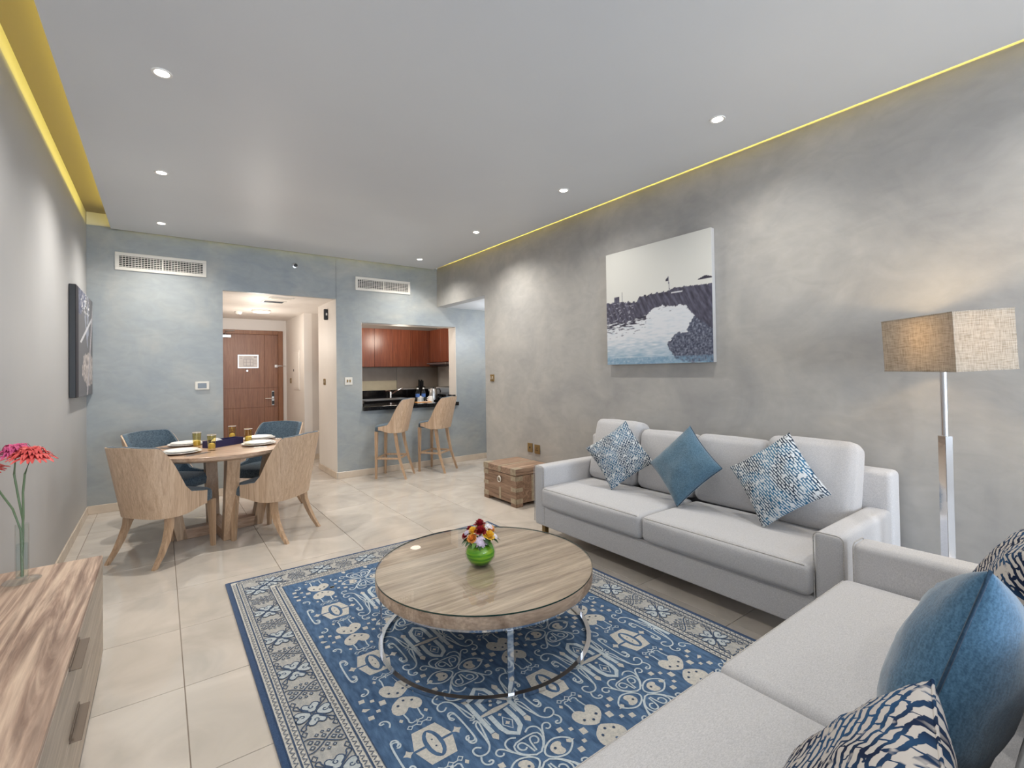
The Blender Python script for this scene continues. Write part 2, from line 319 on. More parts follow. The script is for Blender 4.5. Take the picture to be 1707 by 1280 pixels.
def struct(o): o['kind'] = 'structure'; return o
def sbox(name, m, *b, parent=None):
    bm = BM()
    for bb in (b if isinstance(b[0], (tuple, list)) else [b]): box(bm, *bb)
    o = done(name, bm, m, parent)
    if not parent: struct(o)
    return o
def dup(root, loc, rz=None, label=None, group=None):
    r = root.copy(); C.objects.link(r); r.location = loc
    if rz is not None: r.rotation_euler.z = rz
    if label: r['label'] = label
    if group: r['group'] = group
    for ch in list(root.children):
        c = ch.copy(); C.objects.link(c); c.parent = r
        for g in ch.children:
            d = g.copy(); C.objects.link(d); d.parent = c
    return r
def facing(dx, dy): return math.atan2(-dx, dy)      # rotation taking local +y to (dx,dy)

# ------------------------------------------------------------------ room shell
XL, XR, YB, ZC = -.6, 3.345, 6.4, 2.93
fl = sbox('floor', 'grout', -.75, 5.0, -5.3, 9.7, -.1, -.004)
def tiles():
    T = .6; g = .0018; cache = {}
    # (x0,x1,y0,y1) rooms that need tiles
    areas = [(XL, XR, -5.0, YB), (XR, 4.6, 5.1, YB), (.58, 1.86, YB, 9.5), (1.86, 4.26, 7.28, 8.15)]
    for (ax0, ax1, ay0, ay1) in areas:
        i0 = math.floor((ax0-.081)/T); i1 = math.ceil((ax1-.081)/T); j0 = math.floor((ay0-3.193)/T); j1 = math.ceil((ay1-3.193)/T)
        for i in range(i0, i1):
            for j in range(j0, j1):
                x0 = max(ax0, .081+i*T); x1 = min(ax1, .081+(i+1)*T); y0 = max(ay0, 3.193+j*T); y1 = min(ay1, 3.193+(j+1)*T)
                if x1-x0 < .01 or y1-y0 < .01: continue
                key = (round(x1-x0, 3), round(y1-y0, 3))
                if key not in cache:
                    a, b = key[0]-2*g, key[1]-2*g; bm = BM()
                    loft(bm, [[Vector((sx*(a/2-d), sy*(b/2-d), z)) for sx, sy in ((-1, -1), (1, -1), (1, 1), (-1, 1))] for d, z in ((0, -.01), (0, -.0012), (.0012, 0))])
                    o = done('floor_tile', bm, 'tile', fl); cache[key] = o.data
                else:
                    o = bpy.data.objects.new('floor_tile', cache[key]); C.objects.link(o); o.parent = fl
                o.location = ((x0+x1)/2, (y0+y1)/2, 0)
tiles()
wl = sbox('wall_left', 'paint_left', -.75, XL, -5.0, 6.6, 0, ZC)
sbox('cove_band', 'cove', -.75, XL-.004, -5.0, 6.6, ZC, 3.1, parent=wl)
wr = sbox('wall_right', 'plaster_right', (XR, XR+.15, -5.0, 5.1, 0, ZC), (XR, XR+.15, 5.1, YB, 2.36, ZC))
sbox('cove_band', 'cove', XR+.004, XR+.15, -5.0, YB, ZC, 3.1, parent=wr)
wb = sbox('wall_back', 'plaster_back', (-.6, .58, YB, YB+.06, 0, ZC), (.58, 1.865, YB, YB+.06, 2.366, ZC), (1.862, 2.195, YB, YB+.06, 0, ZC),
     (2.195, 3.66, YB, YB+.06, 2.072, ZC), (2.195, 3.66, YB, YB+.06, 0, .87), (3.66, 4.7, YB, YB+.06, 0, ZC))
sbox('cove_band', 'cove', -.6, XR, YB+.004, YB+.06, ZC, 3.1, parent=wb)
sbox('wall_passage', 'plaster_right', (4.6, 4.7, 5.0, YB, 0, 2.4), (XR+.15, 4.7, 4.95, 5.1, 0, 2.4))
sbox('ceiling_passage', 'ceiling', XR+.151, 4.7, 5.1, YB, 2.36, 2.42)
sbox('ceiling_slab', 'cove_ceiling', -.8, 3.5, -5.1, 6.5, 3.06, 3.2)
# dropped ceiling panel
bm = BM(); box(bm, -.405, 3.255, -4.9, 6.325, 2.9, 2.93); box(bm, -.405, -.395, -4.9, 6.325, 2.93, 2.957); box(bm, 3.245, 3.255, -4.9, 6.325, 2.93, 2.957); box(bm, -.395, 3.245, 6.315, 6.325, 2.93, 2.957); struct(done('ceiling', bm, 'ceiling'))
# rear of the room (behind the camera): window wall
sbox('wall_rear', 'paint_left', (-.75, -.5, -5.15, -5.0, 0, 3.1), (3.3, 3.5, -5.15, -5.0, 0, 3.1), (-.5, 3.3, -5.15, -5.0, 2.75, 3.1), (-.5, 3.3, -5.15, -5.0, 0, .35))
win = sbox('window_1', 'vent_white', (-.5, -.44, -5.12, -5.04, .35, 2.75), (3.24, 3.3, -5.12, -5.04, .35, 2.75), (-.44, 3.24, -5.12, -5.04, .35, .41), (-.44, 3.24, -5.12, -5.04, 2.69, 2.75), (1.37, 1.43, -5.12, -5.04, .41, 2.69))
# corridor
wc = sbox('wall_corridor_right', 'paint_cream', (1.86, 1.98, YB+.002, 7.28, 0, 2.37), (1.86, 1.98, 8.15, 9.5, 0, 2.37))
sbox('wall_corridor_left', 'paint_cream', .46, .58, YB+.06, 9.5, 0, 2.37)
sbox('wall_corridor_end', 'paint_cream', (.46, .74, 9.5, 9.62, 0, 2.37), (1.80, 1.98, 9.5, 9.62, 0, 2.37), (.74, 1.80, 9.5, 9.62, 2.17, 2.37))
sbox('ceiling_corridor', 'paint_cream', .46, 1.98, YB+.06, 9.62, 2.366, 2.45)
# kitchen shell
sbox('wall_kitchen_back', 'paint_greige', 1.98, 4.4, 8.15, 8.27, 0, 2.45)
sbox('wall_kitchen_right', 'paint_cream', 4.26, 4.4, YB+.06, 8.15, 0, 2.45)
sbox('ceiling_kitchen', 'paint_cream', 1.98, 4.4, YB+.06, 8.15, 2.366, 2.45)
sbox('trim_1', 'paint_cream', (3.655, 3.70, YB+.002, 6.62, .87, 2.08), (2.15, 2.199, YB+.002, 6.62, .87, 2.08), (2.15, 3.7, YB+.06, 6.62, 2.068, 2.12), (1.98, 3.7, YB+.06, 6.6, 0, .87), (3.7, 4.26, YB+.06, 6.6, 0, 2.4), (1.98, 2.15, YB+.06, 6.6, 0, 2.4), (2.15, 3.7, YB+.06, 6.6, 2.12, 2.4))
# skirting, stone pieces with joints
def skirt(name, p0, p1, inward, h=.085, t=.012, piece=.6, off=0):
    root = bpy.data.objects.new(name, None); C.objects.link(root); root['kind'] = 'structure'
    p0, p1 = Vector(p0), Vector(p1); d = (p1-p0); Lg = d.length; d.normalize(); n = Vector(inward); s = -off
    while s < Lg:
        a = max(s, 0); b = min(s+piece, Lg); s += piece
        if b-a < .02: continue
        bm = BM(); q0 = p0+d*(a+.001); q1 = p0+d*(b-.001)
        xs = sorted((q0.x, q1.x, q0.x+n.x*t, q1.x+n.x*t)); ys = sorted((q0.y, q1.y, q0.y+n.y*t, q1.y+n.y*t))
        box(bm, xs[0], xs[-1], ys[0], ys[-1], .0005, h, bev=.002, seg=1); done('skirting_tile', bm, 'skirt', root)
skirt('baseboard_left', (XL, -5, 0), (XL, YB, 0), (1, 0, 0))
skirt('baseboard_back', (XL, YB, 0), (.58, YB, 0), (0, -1, 0), off=.25)
skirt('baseboard_kitchen', (1.862, YB, 0), (4.6, YB, 0), (0, -1, 0), off=.1)
skirt('baseboard_right', (XR, -5, 0), (XR, 5.1, 0), (-1, 0, 0))
skirt('baseboard_corridor', (1.86, YB, 0), (1.86, 7.28, 0), (-1, 0, 0))
skirt('baseboard_corridor_far', (1.86, 8.15, 0), (1.86, 9.5, 0), (-1, 0, 0))
skirt('baseboard_side', (1.87, 8.15, 0), (2.6, 8.15, 0), (0, -1, 0))
# ------------------------------------------------------------------ entry door
dr = bpy.data.objects.new('door_1', None); C.objects.link(dr); dr.location = (.84, 9.5, 0); dr['kind'] = 'structure'
bm = BM(); box(bm, -.10, -.02, -.03, .06, 0, 2.17, bev=.004); box(bm, .88, .96, -.03, .06, 0, 2.17, bev=.004); box(bm, -.02, .88, -.03, .06, 2.10, 2.17, bev=.004); done('door_frame', bm, 'door_frame', dr)
leaf = BM()
xs = (-.02, .64, .665, .88)
for (x0, x1) in ((-.02, .655), (.66, .88)):
    for (z0, z1) in ((.0, .80), (.805, 1.145), (1.15, 2.10)): box(leaf, x0, x1, .01, .05, z0, z1, bev=.002, seg=1)
box(leaf, -.02, .88, .02, .06, 0, 2.1); leaf = done('door_leaf', leaf, 'door', dr)
bm = BM(); box(bm, .77, .815, -.012, .01, .83, 1.09, bev=.006); lk = done('lock_plate', bm, 'steel', dr)
bm = BM(); box(bm, .776, .809, -.016, -.010, .99, 1.075, bev=.003); box(bm, .776, .809, -.016, -.010, .845, .91, bev=.003); done('lock_panel', bm, 'dark', lk)
bm = BM(); tube(bm, [(.79, -.01, .955), (.79, -.05, .955)], .012); tube(bm, [(.80, -.05, .955), (.66, -.052, .958)], .010); done('lever_handle', bm, 'chrome', lk, True)
bm = BM(); box(bm, .24, .565, -.002, .012, 1.50, 1.74, bev=.003); pl = done('evacuation_plan', bm, 'steel', dr)
bm = BM(); box(bm, .255, .55, -.005, -.001, 1.515, 1.725); done('plan_sheet', bm, 'paper', pl)
bm = BM()
for x0, x1, z0, z1 in ((.33, .48, 1.54, 1.545), (.33, .48, 1.655, 1.66), (.33, .335, 1.54, 1.66), (.475, .48, 1.54, 1.66), (.37, .375, 1.54, 1.66), (.43, .435, 1.54, 1.66), (.335, .475, 1.60, 1.604), (.33, .46, 1.68, 1.685), (.49, .535, 1.69, 1.705), (.49, .53, 1.64, 1.645), (.49, .53, 1.61, 1.615), (.49, .53, 1.58, 1.585), (.275, .31, 1.68, 1.683), (.275, .31, 1.67, 1.673)): box(bm, x0, x1, -.0065, -.004, z0, z1)
done('plan_drawing', bm, 'ink', pl)
bm = BM(); bmesh.ops.create_cone(bm, cap_ends=True, segments=16, radius1=.014, radius2=.012, depth=.02, matrix=Matrix.Translation((.385, .0, 1.455))@Matrix.Rotation(PI/2, 4, 'X')); done('peephole', bm, 'chrome', dr)
bm = BM(); box(bm, .82, .875, -.02, .01, 1.51, 1.56, bev=.004); box(bm, .88, .93, -.045, -.03, 1.525, 1.55, bev=.004); tube(bm, [(.85, -.02, 1.535), (.95, -.04, 1.535), (1.0, -.05, 1.535)], .006); done('guard_latch', bm, 'chrome', dr)
bm = BM(); box(bm, -.02, .14, -.05, .0, 2.03, 2.08, bev=.006); tube(bm, [(.05, -.03, 2.085), (.06, -.06, 2.14), (.19, -.05, 2.15)], .008); done('door_closer', bm, 'steel', dr)
bm = BM(); box(bm, .0, .86, .012, .05, .001, .01); done('threshold', bm, 'steel', dr)

# ------------------------------------------------------------------ ceiling fittings
for x, y in SPOTS[:10]:
    seen = y > 1.2
    t = thing('downlight', 'recessed round ceiling downlight', 'ceiling light', (x, y, 2.9))
    bm = BM(); n = 24
    loft(bm, [ring_pts(n, .045, -.0005), ring_pts(n, .043, -.005), ring_pts(n, .033, -.004), ring_pts(n, .031, -.001)], False, False); done('trim_ring', bm, 'white', t, True)
    bm = BM(); lathe(bm, [(.031, -.0008), (.031, -.003), (.016, -.0045)], n); done('lens', bm, 'lens', t, True)
    row = 'left' if x < 1 else 'right'
    od = {1.48: 'just above the console', 2.93: 'nearest to the camera in view', 4.38: 'middle one of its row', 5.84: 'last one before the back wall', 1.56: 'nearest to the camera, above the grey sofa',
          2.94: 'second one, above the wall picture', 4.37: 'third one, above the trunk', .05: 'behind the camera', .1: 'behind the camera'}[y]
    t['label'] = ('round ceiling downlight in the %s row, %s' % (row, od))
    t['group'] = 'recessed downlights in two rows'
def vent(x0, x1, z0, z1, lab, nx=14, nz=6):
    t = thing('air_vent', lab, 'vent', ((x0+x1)/2, YB, (z0+z1)/2), 0, 'air conditioning vents high on the back wall'); W = (x1-x0)/2; H = (z1-z0)/2; b = .034
    bm = BM(); box(bm, -W, W, -.014, -.001, H-b, H, bev=.003, seg=1); box(bm, -W, W, -.014, -.001, -H, -H+b, bev=.003, seg=1)
    box(bm, -W, -W+b, -.014, -.001, -H+b, H-b); box(bm, W-b, W, -.014, -.001, -H+b, H-b); done('frame', bm, 'vent_white', t)
    bm = BM(); box(bm, -.007, .007, -.013, -.001, -H+b, H-b); done('mullion', bm, 'vent_white', t)
    bm = BM(); box(bm, -W+b, W-b, -.003, -.0005, -H+b, H-b); done('duct', bm, 'vent_dark', t)
    ih = 2*(H-b)
    for k in range(nz):
        z = -H+b+ih*(k+.5)/nz; bm = BM(); box(bm, -W+b, W-b, -.011, -.006, z-ih/nz*.15, z+ih/nz*.15, Matrix.Translation((0, 0, 0))); done('slat', bm, 'vent_white', t)
    bm = BM(); iw = 2*(W-b)
    for k in range(1, nx*2):
        x = -W+b+iw*k/(nx*2); box(bm, x-.0022, x+.0022, -.007, -.003, -H+b, H-b)
    g = done('rear_grille_bars', bm, 'vent_white', t); g['kind'] = 'stuff'
vent(-.378, .422, 2.495, 2.682, 'long white air grille above the dining table')
vent(2.116, 2.908, 2.507, 2.692, 'white air grille above the kitchen hatch', 14, 6)
t = thing('sprinkler', 'small chrome and black sprinkler head on the back wall', 'sprinkler', (1.364, YB, 2.744))
bm = BM(); lathe(bm, [(.035, 0), (.034, .006), (.022, .010)], 20); bmesh.ops.rotate(bm, verts=bm.verts, matrix=Matrix.Rotation(PI/2, 3, 'X')); done('escutcheon', bm, 'steel', t, True)
bm = BM(); lathe(bm, [(.016, .01), (.014, .035), (.02, .036), (.02, .040)], 16); bmesh.ops.rotate(bm, verts=bm.verts, matrix=Matrix.Rotation(PI/2, 3, 'X')); done('head', bm, 'dark', t, True)
t = thing('ceiling_disc_light', 'round flush light on the entry corridor ceiling', 'ceiling light', (1.24, 8.1, 2.366))
bm = BM(); lathe(bm, [(.13, 0), (.13, -.02), (.125, -.026)], 32); done('rim', bm, 'white', t, True)
bm = BM(); lathe(bm, [(.118, -.024), (.11, -.034), (.05, -.038)], 32); done('diffuser', bm, 'disc', t, True)
t = thing('ceiling_disc_light', 'round flush light on the kitchen ceiling, mirrored in the coffee table glass', 'ceiling light', (3.46, 7.5, 2.366))
bm = BM(); lathe(bm, [(.10, 0), (.10, -.02), (.095, -.026)], 32); done('rim', bm, 'white', t, True)
bm = BM(); lathe(bm, [(.088, -.024), (.08, -.034), (.04, -.038)], 32); done('diffuser', bm, 'disc', t, True)
t = thing('smoke_detector', 'small white smoke detector on the corridor ceiling', 'smoke detector', (.98, 8.45, 2.366)); bm = BM(); lathe(bm, [(.05, 0), (.05, -.02), (.03, -.04)], 20); done('body', bm, 'white', t, True)
bm = BM(); lathe(bm, [(.012, -.039), (.010, -.044)], 10); done('sensor', bm, 'dark', t, True)
def cvent(x, y, w_, d_, lab, m):
    t = thing('ceiling_grille', lab, 'vent', (x, y, 2.366)); bm = BM()
    for s in (-1, 1): box(bm, -w_, w_, s*d_-.012, s*d_+.012, -.008, 0); box(bm, s*w_-.012, s*w_+.012, -d_, d_, -.008, 0)
    done('frame', bm, 'vent_white', t); bm = BM(); box(bm, -w_, w_, -d_, d_, -.002, 0); done('duct', bm, m, t)
    for k in range(5): bm = BM(); y0 = -d_+2*d_*(k+.5)/5; box(bm, -w_+.01, w_-.01, y0-.006, y0+.006, -.007, -.002); done('slat', bm, 'greyscreen' if m == 'vent_dark' else 'vent_white', t)
cvent(1.23, 7.05, .13, .10, 'dark square ceiling grille in the corridor, farther of two', 'vent_dark')
cvent(1.26, 6.70, .13, .07, 'white framed ceiling access hatch near the corridor opening', 'paint_cream')

# ------------------------------------------------------------------ switches, sockets, thermostat
def plate(name, lab, cat, loc, n, w_=.086, h_=.086, m='bronze', kind='switch'):
    """n is the outward normal axis: '-y' or '-x'"""
    rz = 0 if n == '-y' else -PI/2
    t = thing(name, lab, cat, loc, rz); bm = BM(); box(bm, -w_/2, w_/2, -.009, 0, -h_/2, h_/2, bev=.003, seg=2); done('face_plate', bm, m, t)
    if kind == 'switch':
        for s in (-.017, .017): bm = BM(); box(bm, s-.009, s+.009, -.015, -.008, -.018, .018, bev=.002, seg=1); done('rocker', bm, 'bronze' if m != 'bronze' else 'strap', t)
    elif kind == 'socket':
        bm = BM()
        for x, z in ((0, .012), (-.012, -.012), (.012, -.012)): box(bm, x-.004, x+.004, -.0105, -.008, z-.007, z+.007)
        done('pin_slots', bm, 'dark', t)
    elif kind == 'data':
        bm = BM(); box(bm, -.010, .010, -.0105, -.008, -.010, .010); done('jack', bm, 'dark', t)
    return t
plate('double_switch', 'cream switch plate with two brass rockers left of the kitchen hatch', 'switch', (2.015, YB, 1.281), '-y', .1, .1, 'vent_white')
plate('wall_switch', 'brass switch on the grey wall near the passage corner', 'switch', (XR, 4.94, 1.30), '-x')
plate('data_outlet', 'brass outlet with a round hole above the wooden trunk, left of two', 'outlet', (XR, 4.20, .52), '-x', .086, .1, 'bronze', 'data')
plate('power_socket', 'brass power socket above the wooden trunk, right of two', 'outlet', (XR, 4.075, .515), '-x', .09, .1, 'bronze', 'socket')
plate('wall_switch', 'brass switch on the corridor side wall near the opening', 'switch', (1.86, 6.96, 1.27), '-x')
plate('wall_switch', 'brass switch beside the entry door', 'switch', (1.86, 9.12, 1.27), '-x', .086, .09)
t = thing('thermostat', 'white thermostat with a grey screen left of the corridor', 'thermostat', (.376, YB, 1.268)); bm = BM(); box(bm, -.068, .068, -.018, 0, -.046, .046, bev=.005); done('case', bm, 'vent_white', t)
bm = BM(); box(bm, -.042, .042, -.020, -.017, -.028, .028, bev=.001, seg=1); done('screen', bm, 'greyscreen', t)
t = thing('wall_sensor', 'tall narrow black alarm fitting high on the corridor side wall', 'alarm', (1.86, 6.80, 2.2), -PI/2); bm = BM(); box(bm, -.012, .03, -.05, 0, -.075, .075, bev=.008); done('case', bm, 'dark', t); bm = BM(); box(bm, -.03, .035, -.03, -.01, -.015, .02, bev=.005); done('strobe', bm, 'white', t)
t = thing('breaker_panel', 'flush cream electrical panel on the corridor wall by the door', 'electrical panel', (1.86, 8.66, 1.45), -PI/2)
bm = BM(); box(bm, -.22, .22, -.012, 0, -.33, .33, bev=.004); done('cover', bm, 'paint_cream', t); bm = BM(); box(bm, -.19, .19, -.017, -.011, -.30, .30, bev=.003); d = done('hinged_door', bm, 'paint_cream', t)
bm = BM(); box(bm, -.17, -.14, -.022, -.016, -.02, .02, bev=.002); done('latch', bm, 'dark', d)

# ------------------------------------------------------------------ pictures (flat prints on deep canvases)
def canvas(name, lab, loc, rz, W, H, T, fn, nx, ny, edge, shadow_gap=.0):
    t = thing(name, lab, 'picture', loc, rz)
    bm = BM(); box(bm, -W/2, W/2, -T+.0006, -.002, -H/2, H/2, bev=.003, seg=1); fr = done('stretched_canvas', bm, edge, t)
    bm = BM(); cl = bm.loops.layers.color.new('print')
    V = [[bm.verts.new((-W/2+W*i/nx, -T, -H/2+H*j/ny)) for i in range(nx+1)] for j in range(ny+1)]
    cc = [[fn(i/nx, j/ny) for i in range(nx+1)] for j in range(ny+1)]
    for j in range(ny):
        for i in range(nx):
            f = bm.faces.new((V[j][i], V[j][i+1], V[j+1][i+1], V[j+1][i]))
            for lp, (a, b) in zip(f.loops, ((j, i), (j, i+1), (j+1, i+1), (j+1, i))): lp[cl] = cc[a][b]
    done('print', bm, 'print', t)
    return t
def nz(x, y, s, seed=0): return noise.noise(Vector((x*s, y*s, seed)))
def fb(x, y, sx, sy, seed=0): return .6*noise.noise(Vector((x*sx, y*sy, seed)))+.4*noise.noise(Vector((x*sx*2.3, y*sy*2.3, seed+5)))
def mixc(a, b, t): t = max(0, min(1, t)); return tuple(a[i]+(b[i]-a[i])*t for i in range(3))
def harbour(u, v):
    # loop colours are stored byte sRGB: give display values 0..1
    sky = (.83, .83, .81); dark = (.20, .19, .25); mid = (.36, .36, .43)
    def pw(x, P_):
        for (a, fa), (b, fb_) in zip(P_, P_[1:]):
            if x <= b: return fa+(fb_-fa)*(x-a)/(b-a)
        return P_[-1][1]
    top = pw(u, ((0, .555), (.12, .555), (.33, .53), (.36, .57), (.54, .58), (.60, .575), (.69, .60), (1, .585)))+.012*fb(u, 0, 34, 1, 2)+.008*(1 if math.sin(u*110) > .4 else 0)*(u < .6)
    if .09 < u < .145: top = max(top, .60)
    c = sky
    low = pw(u, ((0, .37), (.25, .37), (.33, .40), (.42, .41), (.52, .47), (.66, .46), (.78, .455), (.84, .38), (.90, .32), (1, .25)))+.022*fb(u, v, 26, 14, 4)
    if v > top:
        if abs(u-(.645-.10*(v-.60))) < .0030 and v < .70: c = mid
        if .612 < u < .637 and .66 < v < .675+.9*(u-.612): c = dark
        if u > .89 and v > .625 and v < .655-.35*abs(u-.95): c = dark
        if abs(u-.175) < .003 and v < .64: c = mid
        return (*c, 1)
    if v > low:
        t = .45+1.1*fb(u+v*.45, v*.5, 46, 30, 3)+.35*(math.sin((u*1.0+v*.5)*95) > .6); c = mixc(dark, mid, t)
        if .66 < u < .76 and .558 < v < .568: c = (.8, .8, .82)
        if u < .3 and fb(u, v, 30, 60, 21) > .22: c = (.55, .55, .60)
        return (*c, 1)
    # water
    wt = (.84, .85, .87); bl = (.55, .66, .74)
    t = max(0, (.24-v)/.24)*.9+.8*fb(u, v, 10, 60, 7)*(1.15-v*1.6); c = mixc(wt, bl, t)
    d_ = low-v
    refl = .9*fb(u, v, 14, 70, 9)+(.45-4.5*d_ if u < .42 else .1-5*d_)
    if refl > .22: c = mixc(c, dark, (refl-.2)*4)
    # foliage lower right
    fx = (u-.84)/.21; fy = (v-.13)/.125
    if (fx*fx+fy*fy < 1+.6*fb(u, v, 16, 16, 11)) or (v < .36 and u > .79+.6*abs(v-.26)+.03*fb(u, v, 20, 20, 5)):
        t = .5+1.3*fb(u, v, 60, 60, 12); c = mixc((.17, .19, .27), (.52, .54, .60), t)
    if v < .06: c = mixc(c, (.45, .58, .68), .5+fb(u, v, 40, 40, 15))
    return (*c, 1)
canvas('canvas_picture', 'large black and white harbour canvas on the grey wall above the sofa', (XR, 2.468, 1.928), -PI/2, 1.04, 1.005, .045, harbour, 210, 200, 'paint_left')
def abstract(u, v):
    g = (.44, .44, .46); c = g
    if u < .12: return (.15, .12, .16, 1)
    a = abs(u-(.45+.25*(1-v)))
    if v > .45 and a < .22*(v-.40)+.02 and fb(u, v, 9, 9, 1) > -.05: c = (.60, .62, .68)
    e = ((u-.62)/.33)**2+((v-.26)/.17)**2
    if e < 1+.7*fb(u, v, 12, 12, 2): c = mixc((.86, .82, .80), (.42, .40, .42), .9*abs(fb(u*1.5, v*.4, 26, 26, 3))*3)
    if v > .86-.10*math.sin(u*9) and u < .5: c = mixc((.28, .30, .40), (.55, .56, .62), .5+fb(u, v, 20, 20, 6))
    if v > .80 and .22 < u < .65 and fb(u, v, 16, 30, 8) > .2: c = (.88, .88, .88)
    if abs(v-(.40+.5*u)) < .02 and v > .5: c = (.8, .8, .82)
    if abs((u-.75)-(v-.6)*.35) < .03: c = (.72, .70, .72)
    return (*c, 1)
canvas('canvas_picture', 'dark abstract canvas hanging on the pale left wall', (XL, 5.92, 1.68), PI/2, 1.38, .93, .045, abstract, 90, 110, 'dark')

# ------------------------------------------------------------------ kitchen
def cabinet_row(root, fronts, y, z0, z1, axis='x'):
    for a, b in fronts:
        bm = BM()
        if axis == 'x': box(bm, a+.0015, b-.0015, y-.018, y, z0, z1, bev=.002, seg=1)
        else: box(bm, y-.018, y, a+.0015, b-.0015, z0, z1, bev=.002, seg=1)
        done('door', bm, 'cherry', root)
CX = 3.93
edges = [2.21, 2.56, 2.895, 3.213, 3.546, 3.912]
for k, (a, b) in enumerate(zip(edges, edges[1:])):
    lab = ['red-brown wall cabinet hidden behind the hatch edge', 'red-brown wall cabinet at the left edge of the hatch', 'red-brown wall cabinet, second from the left in the hatch', 'red-brown wall cabinet above the sink, third in the hatch', 'dark red wall cabinet next to the kitchen corner'][k]
    t = thing('wall_cabinet', lab, 'cabinet', (0, 0, 0), 0, 'wall cabinets over the kitchen sink')
    bm = BM(); box(bm, a, b, 7.82, 8.15, 1.485, 2.135); done('carcass', bm, 'cherry', t); cabinet_row(t, [(a, b)], 7.82, 1.487, 2.133)
t = thing('wall_cabinet', 'dark red corner wall cabinet on the right kitchen wall above the hood', 'cabinet')
bm = BM(); box(bm, CX, 4.26, 6.98, 8.15, 1.56, 2.135); box(bm, 3.914, 4.26, 7.80, 8.15, 1.485, 2.135); done('carcass', bm, 'cherry', t)
cabinet_row(t, [(6.98, 7.38), (7.38, 7.79)], CX, 1.56, 2.133, 'y')
t = thing('range_hood', 'steel slide-out range hood under the right kitchen cabinet', 'range hood')
bm = BM(); loft(bm, [[Vector((x, y, z)) for x, y in ((3.86, 6.99), (4.25, 6.99), (4.25, 7.70), (3.86, 7.70))] for z in (1.515, 1.548)]); done('body', bm, 'steel', t)
bm = BM(); box(bm, 3.80, 3.86, 7.0, 7.69, 1.525, 1.545, bev=.004); done('visor', bm, 'steel', t); bm = BM(); box(bm, 3.86, 4.24, 7.0, 7.69, 1.49, 1.515); done('filter', bm, 'dark', t)
t = thing('base_cabinet', 'kitchen base cabinets under the black sink worktop', 'cabinet')
bm = BM(); box(bm, 2.65, 4.255, 7.60, 8.145, .0005, .885); done('carcass', bm, 'cherry', t); cabinet_row(t, [(2.65, 3.05), (3.05, 3.45), (3.45, 3.85)], 7.60, .1, .88)
t = thing('sink_worktop', 'black granite worktop with upstand along the kitchen rear wall', 'worktop')
bm = BM(); box(bm, 2.62, 3.0, 7.55, 8.15, .89, .93); box(bm, 3.48, 4.26, 7.55, 8.15, .89, .93); box(bm, 3.0, 3.48, 7.55, 7.68, .89, .93); box(bm, 3.0, 3.48, 8.02, 8.15, .89, .93); done('slab', bm, 'granite', t)
bm = BM(); box(bm, 2.62, 4.26, 8.125, 8.15, .93, 1.075); box(bm, 4.235, 4.26, 7.0, 8.125, .93, 1.075); done('upstand', bm, 'granite', t)
bm = BM(); box(bm, 3.66, 4.26, 6.62, 7.54, .89, .93); done('return_slab', bm, 'granite', t)
t = thing('kitchen_sink', 'stainless steel sink with drainer set in the rear worktop', 'sink')
bm = BM(); box(bm, 2.68, 3.52, 7.62, 7.66, .9305, .938); box(bm, 2.68, 3.52, 8.04, 8.10, .9305, .938); box(bm, 2.68, 3.02, 7.66, 8.04, .9305, .935); box(bm, 3.46, 3.52, 7.66, 8.04, .9305, .938)
for k in range(7): box(bm, 2.72, 2.99, 7.69+k*.05, 7.70+k*.05, .935, .941)
done('deck', bm, 'steel', t)
bm = BM(); b0 = [(3.02, 7.68), (3.46, 7.68), (3.46, 8.02), (3.02, 8.02)]
loft(bm, [[Vector((x, y, .934)) for x, y in b0], [Vector((3.24+(x-3.24)*.92, 7.85+(y-7.85)*.9, .80)) for x, y in b0]], False, True); done('bowl', bm, 'steel', t)
t = thing('sink_faucet', 'chrome mixer tap over the kitchen sink', 'faucet', (3.28, 8.07, .938))
bm = BM(); lathe(bm, [(.026, 0), (.024, .01), (.022, .09), (.02, .11)], 16); done('body', bm, 'chrome', t, True)
bm = BM(); tube(bm, [(0, 0, .06), (.08, -.06, .12), (.17, -.13, .17), (.175, -.135, .15)], .011); done('spout', bm, 'chrome', t, True)
bm = BM(); tube(bm, [(0, 0, .11), (-.05, 0, .13), (-.10, 0, .125)], .009); done('lever', bm, 'chrome', t, True)
def panelobj(name, lab, cat, m, *b): return tag(sboxt(name, m, *b), lab, cat)
def sboxt(name, m, *b):
    bm = BM(); box(bm, *b, bev=.003, seg=1); return done(name, bm, m)
MAT['splash_lit'] = noisy('pale_lit_splash', [(.3, col(196, 184, 156)), (.7, col(212, 200, 172))], nscale=5, rough=.3)  # pale yellow puts the lit, reflecting lower block of the backsplash into the colour
MAT['splash2'] = noisy('greige_splash', [(.3, col(152, 140, 128)), (.7, col(164, 152, 140))], nscale=5, rough=.3)
sboxt('trim_2', 'splash_lit', 2.62, 3.42, 8.128, 8.15, 1.076, 1.245)['kind'] = 'structure'
sboxt('trim_3', 'splash2', 2.62, 3.42, 8.135, 8.15, 1.247, 1.484)['kind'] = 'structure'
sboxt('trim_4', 'splash2', 3.425, 4.25, 8.135, 8.15, 1.10, 1.484)['kind'] = 'structure'
